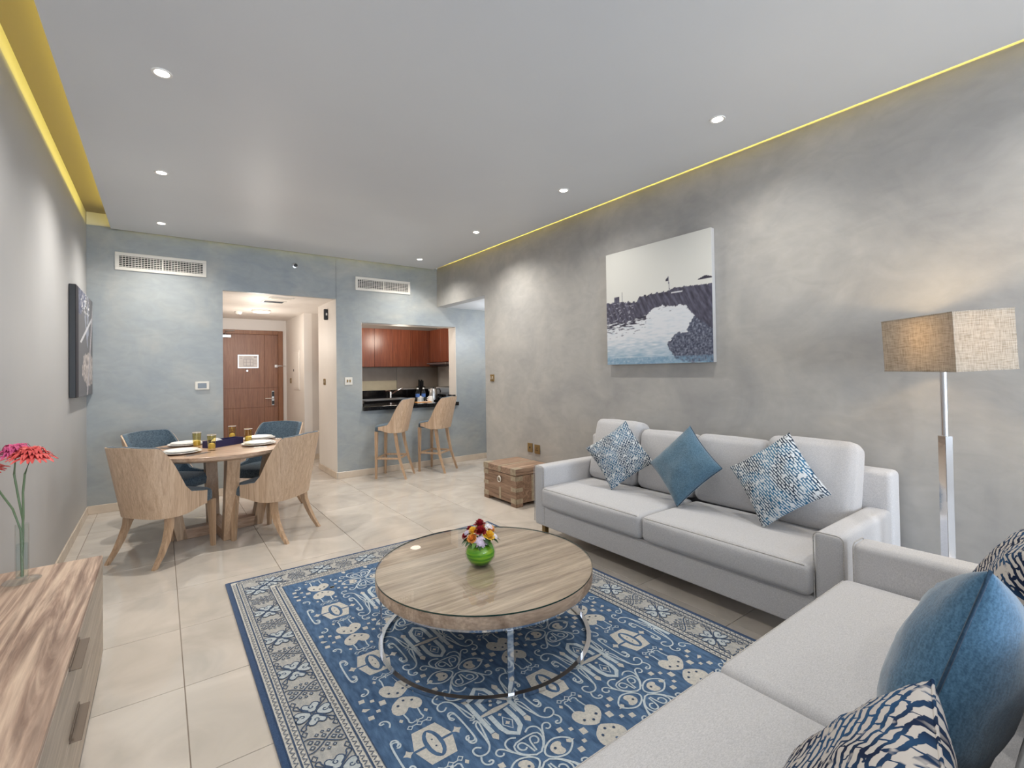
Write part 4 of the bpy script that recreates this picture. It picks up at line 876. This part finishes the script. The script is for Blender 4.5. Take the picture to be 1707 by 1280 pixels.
def sofa(label, loc, rz, W, D, arm, nseat, nback, zoff=0, arm_h=.60, grp=None, backs=None, foot_h=.12, bpuff=.03):
    """local: front is -y, back +y, x along the width, origin at the floor under the centre of the front edge"""
    t = thing('sofa', label, 'sofa', loc, rz, grp); h = W/2
    bm = BM(); softbox(bm, -h+.01, h-.01, .005, D-.01, foot_h, .285, .012, n=4); done('base_frame', bm, 'sofa', t, True, angle=60)
    for s in (-1, 1):
        x0, x1 = (-h, -h+arm) if s < 0 else (h-arm, h)
        bm = BM(); softbox(bm, x0, x1, 0, D-.14, foot_h+.002, arm_h, .028, (.004, 0, .004), 8); a = done('arm', bm, 'sofa', t, True, angle=60)
        # piping around the arm front
        rr = .026; q = []
        for cx, cz, a0 in ((x1-rr, arm_h-rr, 0), (x0+rr, arm_h-rr, PI/2)): q += [(cx+rr*math.cos(a0+k*PI/8), -.001, cz+rr*math.sin(a0+k*PI/8)) for k in range(5)]
        q = [(x1-.001, -.001, foot_h+.02)]+q+[(x0+.001, -.001, foot_h+.02)]
        bm = BM(); tube(bm, [(x, y+.006, z) for x, y, z in q], .0028, 6); done('piping', bm, 'sofa_seam', a, True)
    bm = BM(); softbox(bm, -h, h, D-.14, D, foot_h+.001, .80, .03, (0, .003, .003), 8); done('back_frame', bm, 'sofa', t, True, angle=60)
    iw = W-2*arm; cw = iw/nseat
    for k in range(nseat):
        x0 = -iw/2+k*cw; bm = BM(); softbox(bm, x0+.003, x0+cw-.003, -.035, D-.25, .287, .445, .035, (0, .012, .014), 14, noise_amp=.004, seed=k*3+loc[0]); c_ = done('seat_cushion', bm, 'sofa', t, True, angle=70)
        bm = BM(); pts = [(x0+.030+(cw-.060)*q/8, -.0252, .4352) for q in range(9)]; tube(bm, pts, .0028, 6); done('piping', bm, 'sofa_seam', c_, True)
    bwid = iw/nback
    for k in range(nback):
        x0 = -iw/2+k*bwid; dy, dz, lean, tilt = (backs or [(0, 0, .22, 0)]*nback)[k]
        Mx = Matrix.Translation((x0+bwid/2, D-.245+dy, .447))@Matrix.Rotation(-lean, 4, 'X')@Matrix.Rotation(tilt, 4, 'Y')
        bm = BM(); softbox(bm, -bwid/2+.004, bwid/2-.004, -.085, .085, 0, .47+dz, .05, (.004, bpuff, .010), 10, Mx, .004, k*7); c_ = done('back_cushion', bm, 'sofa', t, True, angle=70)
    for x in (-h+.07, h-.07):
        for y in (.06, D-.08):
            bm = BM(); box(bm, x-.02, x+.02, y-.02, y+.02, zoff-loc[2], foot_h, bev=.002, seg=1); done('leg', bm, 'bronze', t)
    return t
sofa('light grey linen three-seat sofa against the grey wall under the harbour picture', (2.49, 1.975, 0), -PI/2, 2.23, .83, .125, 2, 4, grp=None,
     backs=[(-.02, .035, .26, .0), (.02, -.02, .16, 0), (.03, -.01, .14, 0), (-.02, .035, .24, 0)])
sofa('light grey linen sofa nearest the camera, seen from its end over the blue pillows', (1.39, .80, RUGZ), PI, 2.30, .93, .13, 2, 3, backs=[(.0, -.03, .24, 0)]*3, bpuff=.012)

def pillow(name, label, W, T, m, seam, loc, rot, group=None, n=22, pinch=.07, seed=0, dent=0):
    """local: face normal is -y, x width, z height, centred"""
    o_ = thing(name, label, 'cushion', loc, 0, group); o_.rotation_euler = rot if isinstance(rot, Euler) else Euler(rot)
    bm = BM(); G = {}; h = W/2
    def P(u, v, s):
        x = h*u*(1-pinch*(1-v*v)); z = h*v*(1-pinch*(1-u*u)); e = (1-u*u)*(1-v*v); th = T/2*(max(e, 0)**.42)
        wob = .012*noise.noise(Vector((u*2.2+seed, v*2.2, s)))*min(1, e*4); ruf = .006*noise.noise(Vector((u*7+seed, v*7, s*3)))*min(1, e*6)
        if dent: th *= 1-dent*math.exp(-((u*u)/.05))*max(0, v)**2
        return Vector((x, s*(th+wob+ruf), z))
    for s in (-1, 1):
        for i in range(n+1):
            for j in range(n+1):
                u, v = math.sin(PI/2*(2*i/n-1)), math.sin(PI/2*(2*j/n-1)); ed = i in (0, n) or j in (0, n); k = (i, j, 0 if ed else s)
                if k not in G: G[k] = bm.verts.new(P(u, v, 0 if ed else s))
        g = lambda i, j: G[(i, j, 0 if (i in (0, n) or j in (0, n)) else s)]
        for i in range(n):
            for j in range(n): bm.faces.new((g(i, j), g(i+1, j), g(i+1, j+1), g(i, j+1)))
    done('cover', bm, m, o_, 2)
    q = [(-1, -1+2*k/16) for k in range(16)]+[(-1+2*k/16, 1) for k in range(16)]+[(1, 1-2*k/16) for k in range(16)]+[(1-2*k/16, -1) for k in range(17)]
    bm = BM(); tube(bm, [P(u, v, 0) for u, v in q], .0032, 6); done('seam', bm, seam, o_, 2)
    return o_
def pose(loc, normal, spin):
    """rotation so that local -y -> normal, then spin about it"""
    n = Vector(normal).normalized(); y = -n; x = y.cross(Vector((0, 0, 1))).normalized(); z = x.cross(y)
    return (Matrix((x, y, z)).transposed()@Matrix.Rotation(spin, 3, 'Y')).to_euler()
# wall sofa: three cushions standing on a corner
pillow('throw_cushion', 'blue and white flecked square cushion at the trunk end of the wall sofa', .385, .14, 'tweed', 'tweed', (2.87, 2.50, .715), pose(0, (-.85, -.40, .30), .92), seed=1)
pillow('throw_cushion', 'plain steel blue cushion on its corner in the middle of the wall sofa', .40, .14, 'blue_pillow', 'blue_seam', (2.88, 1.935, .718), pose(0, (-.90, .05, .38), .70), seed=2)
pillow('throw_cushion', 'blue and white flecked square cushion at the lamp end of the wall sofa', .41, .15, 'tweed2', 'tweed2', (2.90, 1.335, .722), pose(0, (-.91, .02, .37), .88), seed=3)
# near sofa
pillow('throw_cushion', 'large plain blue cushion tipped on its corner on the near sofa', .45, .20, 'blue_pillow_deep', 'blue_seam', (1.317, .262, .734), pose(0, (-.004, .961, .276), 1.215), seed=4, pinch=.05)
pillow('throw_cushion', 'navy and white woven cushion behind the large blue cushion on the near sofa', .45, .20, 'tweed3', 'tweed3', (1.97, .25, .70), pose(0, (-.10, .92, .38), 0), seed=5, pinch=.05)
pillow('throw_cushion', 'navy and white woven cushion in the bottom right corner of the near sofa', .44, .18, 'tweed3', 'tweed3', (.852, .304, .640), pose(0, (-.23, .79, .566), 0), seed=6, pinch=.05)

# ------------------------------------------------------------------ trunk
tc = thing('wooden_trunk', 'low wooden trunk with pewter corner straps between wall and sofa', 'trunk', (2.875, 4.145, 0))
# local: x 0..W toward the wall, y -h..h ; front face at x=0
Wt, Ht, Dt = .46, .385, .29
bm = BM(); box(bm, 0, Wt, -Dt, Dt, .035, .315, bev=.003, seg=1); done('body', bm, 'chest', tc)
bm = BM(); box(bm, -.004, Wt+.002, -Dt-.004, Dt+.004, .320, Ht, bev=.004, seg=1); ld = done('lid', bm, 'chest_top', tc)
bm = BM(); box(bm, .004, Wt-.004, -Dt+.004, Dt-.004, .314, .321); done('lid_gap', bm, 'dark', tc)
for sx in (0, 1):
    for sy in (-1, 1):
        x0 = -.003 if sx == 0 else Wt-.087; y0 = -Dt-.003 if sy < 0 else Dt-.087
        bm = BM(); box(bm, x0, x0+.09, y0, y0+.09, 0, .036, bev=.002, seg=1); done('foot', bm, 'chest', tc)
def strap_(x0, x1, y0, y1, z0, z1, par): bm = BM(); box(bm, x0, x1, y0, y1, z0, z1, bev=.0012, seg=1); done('strap', bm, 'strap', par)
for sy in (-1, 1):
    ya, yb = (-Dt-.004, -Dt+.085) if sy < 0 else (Dt-.085, Dt+.004)
    for z0, z1 in ((.036, .085), (.155, .195), (.265, .312)): 
        strap_(-.004, .001, ya, yb, z0, z1, tc); ye = -Dt-.004 if sy < 0 else Dt; strap_(-.004, .085, ye, ye+.004, z0, z1, tc)
    strap_(-.007, -.003, ya-.002, yb, .324, Ht-.003, ld); strap_(-.007, .085, ya-.002, yb, Ht-.001, Ht+.003, ld)
strap_(-.004, .001, -.03, .005, .04, .165, tc); strap_(-.008, -.003, -.035, .01, .324, Ht-.003, ld); strap_(-.006, Wt, -.03, .005, Ht-.001, Ht+.0025, ld); strap_(.20, .24, -Dt-.004, -Dt, .04, .31, tc)
bm = BM(); lathe(bm, [(.036, 0), (.036, .004), (.020, .005)], 24, cap=False)
q_ = [Vector((-.012, -.012+.028*math.cos(k*PI/12), .248+.028*math.sin(k*PI/12))) for k in range(25)]; bm.free(); bm = BM(); tube(bm, q_, .0055, 8); done('ring_pull', bm, 'vent_white', tc, True)
bm = BM(); box(bm, -.008, 0, -.026, .002, .236, .285, bev=.002, seg=1); done('hasp', bm, 'strap', tc)

# ------------------------------------------------------------------ console (bottom left)
cn = thing('sideboard', 'long low wooden drawer sideboard along the pale left wall', 'sideboard', (0, 0, 0))
KX0, KX1, KY0, KY1 = -.588, -.232, .9, 3.10
bm = BM(); box(bm, KX0, KX1-.020, KY0, KY1-.001, .035, .480); done('carcass', bm, 'walnut_side', cn)
bm = BM(); box(bm, KX0, KX1, KY0-.002, KY1, .483, .504, bev=.002, seg=1); done('top', bm, 'walnut', cn)
bm = BM(); box(bm, KX0+.02, KX1-.045, KY0+.03, KY1-.04, 0, .035); done('plinth', bm, 'plinth', cn)
for ya, yb in ((KY0, 1.998), (2.002, KY1)):
    pass
for (ya, yb) in ((KY0, 1.2), (1.2, KY1)):
    for z0, z1 in ((.262, .480), (.037, .258)):
        bm = BM(); box(bm, KX1-.0195, KX1, ya+.0015, yb-.001, z0, z1, bev=.0015, seg=1); d_ = done('drawer', bm, 'walnut_side', cn)
        if ya > 1:
            bm = BM(); box(bm, KX1-.004, KX1+.030, 2.02, 2.235, z1-.012, z1-.008, bev=.0015, seg=1); box(bm, KX1, KX1+.004, 2.02, 2.235, z1-.012, z1+.002); done('pull', bm, 'handle', d_)
vz = .5045; t = thing('bud_vase', 'slim clear glass vase on a round foot on the sideboard', 'vase', (-.485, 2.93, vz))
bm = BM(); lathe(bm, [(.060, 0), (.062, .004), (.030, .009), (.022, .014), (.0225, .245), (.0205, .245), (.0195, .018), (.005, .014)], 36); done('glass', bm, 'glass', t, True)
bm = BM(); lathe(bm, [(.019, .018), (.019, .16)], 24); done('water', bm, 'water', t, True)
def gerbera(label, mp, m, core, tip, nrm, seed, r=.088):
    t = thing('gerbera', label, 'flower', (-.485, 2.93, vz)); bm = BM(); tube(bm, mp+[tip], [.004]*(len(mp)+1), 8); done('stem', bm, 'stem', t, True)
    daisy(t, Vector(tip), r, m, core, seed, nrm=nrm, petals=24, rows=3, wd=.085, fall=.20); return t
# VR = screen right, VW = away
def vp(r_, f_, z_): v = VR*r_+VW*f_; return (v.x, v.y, z_)
gerbera('coral red gerbera leaning right in the slim vase', [vp(.003, .0, .02), vp(-.006, .005, .16), vp(.006, 0, .28), vp(.004, 0, .38), vp(.012, 0, .46)], 'coral', 'coral_core', vp(.040, .0, .535), (.10, -.10, 1), 21)
gerbera('pink gerbera at the left frame edge in the slim vase', [vp(-.006, .004, .02), vp(.004, .0, .16), vp(.0, .004, .26), vp(-.016, .0, .36), vp(-.034, .0, .46)], 'pink', 'coral_core', vp(-.058, .03, .545), (-.05, -.1, 1), 22, .082)
gerbera('gerbera on the lowest stem, leaning out to the left', [vp(.004, -.004, .02), vp(.0, -.003, .15), vp(-.006, .0, .22), vp(-.04, .0, .31), vp(-.10, .0, .39)], 'coral', 'coral_core', vp(-.16, .0, .47), (-.3, -.1, 1), 23, .08)

# ------------------------------------------------------------------ floor lamp
lp = thing('floor_lamp', 'chrome floor lamp with a boxy linen shade between the two sofas', 'floor lamp', (2.99, .60, 0))
bm = BM(); box(bm, -.15, .15, -.15, .15, .0, .018, bev=.003); done('base', bm, 'chrome', lp, rz=-.76)
bm = BM(); box(bm, -.019, .019, -.019, .019, .018, 1.045, bev=.0015, seg=1); done('square_post', bm, 'chrome', lp, rz=-.55)
bm = BM(); lathe(bm, [(.0135, 1.045), (.0135, 1.40)], 20); done('tube_post', bm, 'chrome', lp, True)
bm = BM(); lathe(bm, [(.018, 1.40), (.018, 1.45), (.010, 1.455)], 16); done('lamp_holder', bm, 'white', lp, True)
bm = BM(); bmesh.ops.create_uvsphere(bm, u_segments=16, v_segments=12, radius=.03, matrix=Matrix.Translation((0, 0, 1.49))); done('bulb', bm, 'bulb', lp, True)
sh = BM(); th = .003
LX, LY, SH = .120, .235, .262
for (x0, x1, y0, y1) in ((-LX, LX, -LY, -LY+th), (-LX, LX, LY-th, LY), (-LX, -LX+th, -LY+th, LY-th), (LX-th, LX, -LY+th, LY-th)): box(sh, x0, x1, y0, y1, -SH/2, SH/2)
sh = done('lamp_shade', sh, 'shade', lp); sh.location = (0, 0, 1.485)
ax_ = Vector((.594, .804, 0)); sh.rotation_euler = (Matrix.Rotation(.045, 3, -ax_)@Matrix.Rotation(-math.radians(43.5), 3, 'Z')).to_euler()
for z in (-SH/2, SH/2-.004):
    bm = BM()
    for (x0, x1, y0, y1) in ((-LX-.001, LX+.001, -LY-.001, -LY+.004), (-LX-.001, LX+.001, LY-.004, LY+.001), (-LX-.001, -LX+.004, -LY, LY), (LX-.004, LX+.001, -LY, LY)): box(bm, x0, x1, y0, y1, z, z+.004)
    done('shade_trim', bm, 'shade', sh)
bm = BM(); tube(bm, [(-LX+.003, 0, -SH/2+.01), (LX-.003, 0, -SH/2+.01)], .002, 6); tube(bm, [(0, -LY+.003, -SH/2+.01), (0, LY-.003, -SH/2+.01)], .002, 6); done('shade_carrier', bm, 'chrome', sh)
l = bpy.data.lights.new('floor_lamp_bulb_light', 'POINT'); l.energy = 6; l.color = (1, .74, .42); l.shadow_soft_size = .035
o = bpy.data.objects.new('floor_lamp_bulb_light', l); C.objects.link(o); o.parent = lp; dv = -VW*.06; o.location = (-.055, -.0, 1.52)

# ------------------------------------------------------------------ dining chairs and bar stools
def sstep(a, b, x): x = max(0, min(1, (x-a)/(b-a))); return x*x*(3-2*x)
def shell_pts(off, zb, zt_back, zt_side, hw, yf, yb_, lean, n=44, m=10, flare=.10, ztrim=0):
    """U-shaped shell: returns grid rows over s; off = inward offset"""
    rows = []
    st = 8
    path = []
    ys = yb_*.1  # start of the rounded part
    for k in range(st): path.append((hw, yf+(ys-yf)*k/st))
    ne = .62
    for k in range(n+1):
        a = PI*k/n; c_, s_ = math.cos(a), math.sin(a); path.append((hw*math.copysign(abs(c_)**ne, c_), ys+(yb_-ys)*abs(s_)**ne))
    for k in range(1, st+1): path.append((-hw, ys+(yf-ys)*k/st))
    P = len(path)
    for i, (x, y) in enumerate(path):
        a = Vector(path[max(0, i-1)]); b = Vector(path[min(P-1, i+1)]); d = (b-a).normalized(); nn = Vector((d.y, -d.x)) if False else Vector((-d.y, d.x))
        # inward normal points to the centre
        if nn.dot(Vector((0, .0))-Vector((x, y))) < 0: nn = -nn
        x2, y2 = x+nn.x*off, y+nn.y*off
        dep = (y-yb_)/(yf-yb_)           # 0 at back, 1 at front
        ztop = zt_side+(zt_back-zt_side)*(1-sstep(.14, .62, dep))+.012*(1-abs(x)/hw)*(dep < .2)
        ztop -= .02*sstep(.6, 1, dep)
        ztop += ztrim
        bw_ = 1-sstep(0, .75, dep); row = []
        for j in range(m+1):
            zbb = zb+.035*sstep(.45, 1, dep); z = zbb+(ztop-zbb)*j/m; q = (z-zb)/(zt_back-zb); row.append(Vector((x2*(1+flare*q*.8), y2-lean*q*bw_, z)))
        rows.append(row)
    return rows
def shell_mesh(bm, o0, o1, *a, **k):
    A = shell_pts(o0, *a, **k); B = shell_pts(o1, *a, **k); n, m = len(A), len(A[0])
    VA = [[bm.verts.new(p) for p in r] for r in A]; VB = [[bm.verts.new(p) for p in r] for r in B]
    for V_ in (VA, VB):
        for i in range(n-1):
            for j in range(m-1): bm.faces.new((V_[i][j], V_[i+1][j], V_[i+1][j+1], V_[i][j+1]))
    for i in range(n-1):
        for j in (0, m-1): bm.faces.new((VA[i][j], VA[i+1][j], VB[i+1][j], VB[i][j]))
    for i in (0, n-1):
        for j in range(m-1): bm.faces.new((VA[i][j], VA[i][j+1], VB[i][j+1], VB[i][j]))
def seat_mesh(bm, hw, yf, yb_, z0, z1, crown=.018, nose=.03):
    n = 28; out = []
    for k in range(n):
        a = 2*PI*k/n; c_, s_ = math.cos(a), math.sin(a); e = .45 if s_ > 0 else .6
        out.append((hw*math.copysign(abs(c_)**.5, c_), (yf if s_ > 0 else yb_)*1.0*abs(s_)**e*(1 if s_ > 0 else 1)))
    rings = []
    for z, sc_ in ((z0, .96), (z0+.012, 1.0), (z1-.028, 1.0), (z1-.010, .975), (z1, .93), (z1+crown*.6, .7), (z1+crown, .35), (z1+crown*1.05, .05)):
        rings.append([Vector((x*sc_, y*sc_, z)) for x, y in out])
    loft(bm, rings)
def chair(name, label, cat, loc, d, bar=False, group=None):
    t = thing(name, label, cat, loc, facing(*d), group)
    if bar: zb, ztb, zts, hw, yf, yb_, lean, zs, wl = .60, 1.03, .70, .215, .10, -.20, .10, .70, .038
    else: zb, ztb, zts, hw, yf, yb_, lean, zs, wl = .335, .86, .495, .255, .110, -.25, .105, .475, .045
    bm = BM(); shell_mesh(bm, 0, .011, zb, ztb, zts, hw, yf, yb_, lean); done('shell', bm, 'oak', t, True, angle=50)
    bm = BM(); shell_mesh(bm, .0115, .040, zb+.03, ztb, zts, hw, yf, yb_, lean, ztrim=.004); done('back_pad', bm, 'blue_uph', t, True, angle=50)
    bm = BM(); seat_mesh(bm, hw-.012, yf+(.135 if not bar else .085), yb_+.03, zb+.040 if not bar else .615, zs-.012); done('seat', bm, 'blue_uph', t, True, angle=60)
    zl = zb+.045 if not bar else .616
    fx = hw-.045; fy = yf+(.085 if not bar else .04)
    for s in (-1, 1):
        bm = BM(); sq_leg(bm, (s*fx, fy, zl), (s*(fx+(.0 if bar else .005)), fy+.01, 0), wl, wl*.62); done('leg', bm, 'oak_leg', t)
        if bar: mid = [((s*(fx-.01), yb_+.07, .45), wl*.9), ((s*(fx), yb_+.03, .25), wl*.8)]; foot = (s*(fx+.01), yb_-.055, 0)
        else: mid = [((s*(fx-.01), yb_+.085, .26), wl*.95), ((s*(fx), yb_+.055, .17), wl*.85), ((s*(fx+.005), yb_+.010, .08), wl*.72)]; foot = (s*(fx+.010), yb_-.045, 0)
        bm = BM(); sq_leg(bm, (s*(fx-.015), yb_+.095, zl), foot, wl, wl*.6, mid); done('leg', bm, 'oak_leg', t, True, angle=30)
    if bar:
        for a, b in (((-fx, fy), (fx, fy)), ((-fx, fy), (-fx, yb_+.04)), ((fx, fy), (fx, yb_+.04)), ((-fx, yb_+.04), (fx, yb_+.04))):
            v = Vector((b[0]-a[0], b[1]-a[1], 0)); Lg = v.length; bm = BM(); box(bm, 0, Lg, -.009, .009, -.012, .012, bev=.002, seg=1); o = done('footrest', bm, 'oak_leg', t, loc=(a[0], a[1], .265)); o.rotation_euler.z = math.atan2(v.y, v.x)
    return t
G1 = 'curved-back dining chairs round the table'
c1 = chair('dining_chair', 'pale wood curved-back dining chair, near the left wall side, seen from behind', 'chair', (.045, 4.625, 0), (.77, .64), group=G1)
for lab, loc, d in (('pale wood curved-back dining chair on the corridor side, seen from behind', (.785, 4.60, 0), (-.68, .73)),
                    ('blue padded dining chair on the far side of the table, against the back wall', (.085, 5.37, 0), (.70, -.71)),
                    ('blue padded dining chair on the far side of the table, in front of the corridor', (.86, 5.42, 0), (-.70, -.71))):
    dup(c1, loc, facing(*d), lab, G1)
s1 = chair('bar_stool', 'tall wooden bar stool with curved back at the hatch, left one', 'stool', (2.485, 6.105, 0), (-.74, .67), True, 'bar stools at the kitchen hatch')
dup(s1, (3.125, 6.10, 0), facing(-.55, .835), 'tall wooden bar stool with curved back at the hatch, right one nearer the passage')

# ------------------------------------------------------------------ dining table
DT = (.425, 4.97); ZT = .745; t = thing('dining_table', 'round pale wood dining table set for four', 'table', (*DT, 0))
bm = BM(); lathe(bm, [(.50, ZT-.055), (.545, ZT-.045), (.585, ZT-.032), (.590, ZT-.026), (.590, ZT-.003), (.587, ZT)], 80); done('tabletop', bm, 'table_oak', t, True, angle=25)
for k, a in enumerate((.0, PI/2)):
    ca, sa = math.cos(a+.12), math.sin(a+.12)
    for s in (-1, 1):
        bm = BM(); T_, B_ = .42*s, .29*s; hw_ = .028
        ring = lambda r, z, wd, th: [Vector((r+wd*p, th*q, z)) for p, q in ((-.5, -1), (.5, -1), (.5, 1), (-.5, 1))]
        loft(bm, [ring(B_, .002, .075, hw_+.020), ring(T_, ZT-.055, .10, hw_+.020)]); done('leg', bm, 'oak_leg', t, rz=a+.12)
    bm = BM(); box(bm, -.285, .285, -.048, .048, .002+.001*k, .085+.001*k); done('foot_rail', bm, 'table_oak', t, rz=a+.12)
def plateset(p, lab):
    for k, (r, z) in enumerate(((.142, 0), (.120, .012))):
        t = thing('plate', lab if k == 0 else lab.replace('large white dinner plate', 'smaller white plate stacked on the dinner plate'), 'plate', (p[0], p[1], ZT+.0005+z), 0, 'plates stacked in pairs on the dining table')
        bm = BM(); lathe(bm, [(r*.55, 0), (r*.62, .002), (r*.95, .014), (r, .017), (r*.99, .0195), (r*.62, .007), (r*.2, .006)], 40); done('dish', bm, 'porcelain', t, True)
PL = [((.135, 4.765), 'left of the near left glass'), ((.185, 5.28), 'at the far left seat'), ((.715, 4.86), 'at the near right seat'), ((.78, 5.27), 'at the far right seat')]
for p, w_ in PL: plateset(p, 'large white dinner plate '+w_)
def fork(p, rz, knife, lab):
    t = thing('knife' if knife else 'fork', lab, 'cutlery', (p[0], p[1], ZT+.0008), rz, 'cutlery beside the plates'); bm = BM()
    box(bm, -.006, .006, -.10, .0, 0, .003, bev=.001, seg=1); done('handle', bm, 'steel', t); bm = BM()
    if knife: box(bm, -.008, .008, .0, .10, .0005, .002)
    else:
        box(bm, -.011, .011, .03, .055, .001, .003)
        box(bm, -.003, .003, 0, .03, .001, .003)
        for k in range(4): box(bm, -.011+.0063*k, -.008+.0063*k, .055, .09, .001, .003)
    done('blade' if knife else 'tines', bm, 'steel', t)
for (p, lw), base_ang in zip(PL, (.0, 0, 0, 0)):
    v = Vector((DT[0]-p[0], DT[1]-p[1])); v.normalize(); a = facing(v.x, v.y); s = Vector((v.y, -v.x))
    nm = lw.replace('left of the near left glass', 'at the near left seat')
    for sg, kn in ((1, True), (-1, False), (1.17, True)):
        q = Vector(p)+s*sg*.165; 
        if math.hypot(q.x-DT[0], q.y-DT[1]) > .53: q = Vector(DT)+(q-Vector(DT)).normalized()*.52
        fork(q, a, kn, ('steel knife ' if kn else 'steel fork ')+('right of the plate ' if sg == 1 else 'outermost, right of the plate ' if sg > 1 else 'left of the plate ')+nm)
def tumbler(p, lab):
    t = thing('drinking_glass', lab, 'glass', (p[0], p[1], ZT+.0005), 0, 'amber tinted tumblers on the dining table'); bm = BM()
    lathe(bm, [(.028, 0), (.034, .135), (.032, .135), (.026, .02), (.004, .018)], 28); done('glass', bm, 'gold_glass', t, True)
    bm = BM(); loft(bm, [ring_pts(28, .0345, .132), ring_pts(28, .0345, .136)], False, False); done('rim', bm, 'white_petal', t, True)
    bm = BM(); lathe(bm, [(.0245, .020), (.0265, .045), (.02, .06), (.006, .066)], 20); done('folded_napkin', bm, 'gold_liquid', t, True)
for p, lab in (((.255, 5.05), 'amber tumbler left of the navy napkin box'), ((.345, 4.76), 'amber tumbler in front of the navy napkin box'), ((.565, 5.42), 'amber tumbler behind the navy napkin box'), ((.655, 5.04), 'amber tumbler right of the navy napkin box')): tumbler(p, lab)
t = thing('napkin_box', 'dark navy open box of white napkins at the table centre', 'box', (.455, 5.03, ZT+.0005), .60)
bm = BM()
for b_ in ((-.16, .16, -.055, -.050, 0, .06), (-.16, .16, .050, .055, 0, .06), (-.16, -.155, -.05, .05, 0, .06), (.155, .16, -.05, .05, 0, .06), (-.155, .155, -.05, .05, 0, .005)): box(bm, *b_)
done('case', bm, 'navybox', t)
bm = BM(); box(bm, -.13, .0, -.035, .035, .006, .05); loft(bm, [[Vector((-.10, -.03, .05)), Vector((-.02, -.03, .05)), Vector((-.02, .03, .05)), Vector((-.10, .03, .05))], [Vector((-.075, -.02, .078)), Vector((-.065, -.02, .078)), Vector((-.065, .02, .078)), Vector((-.075, .02, .078))]]); done('napkins', bm, 'paper', t)
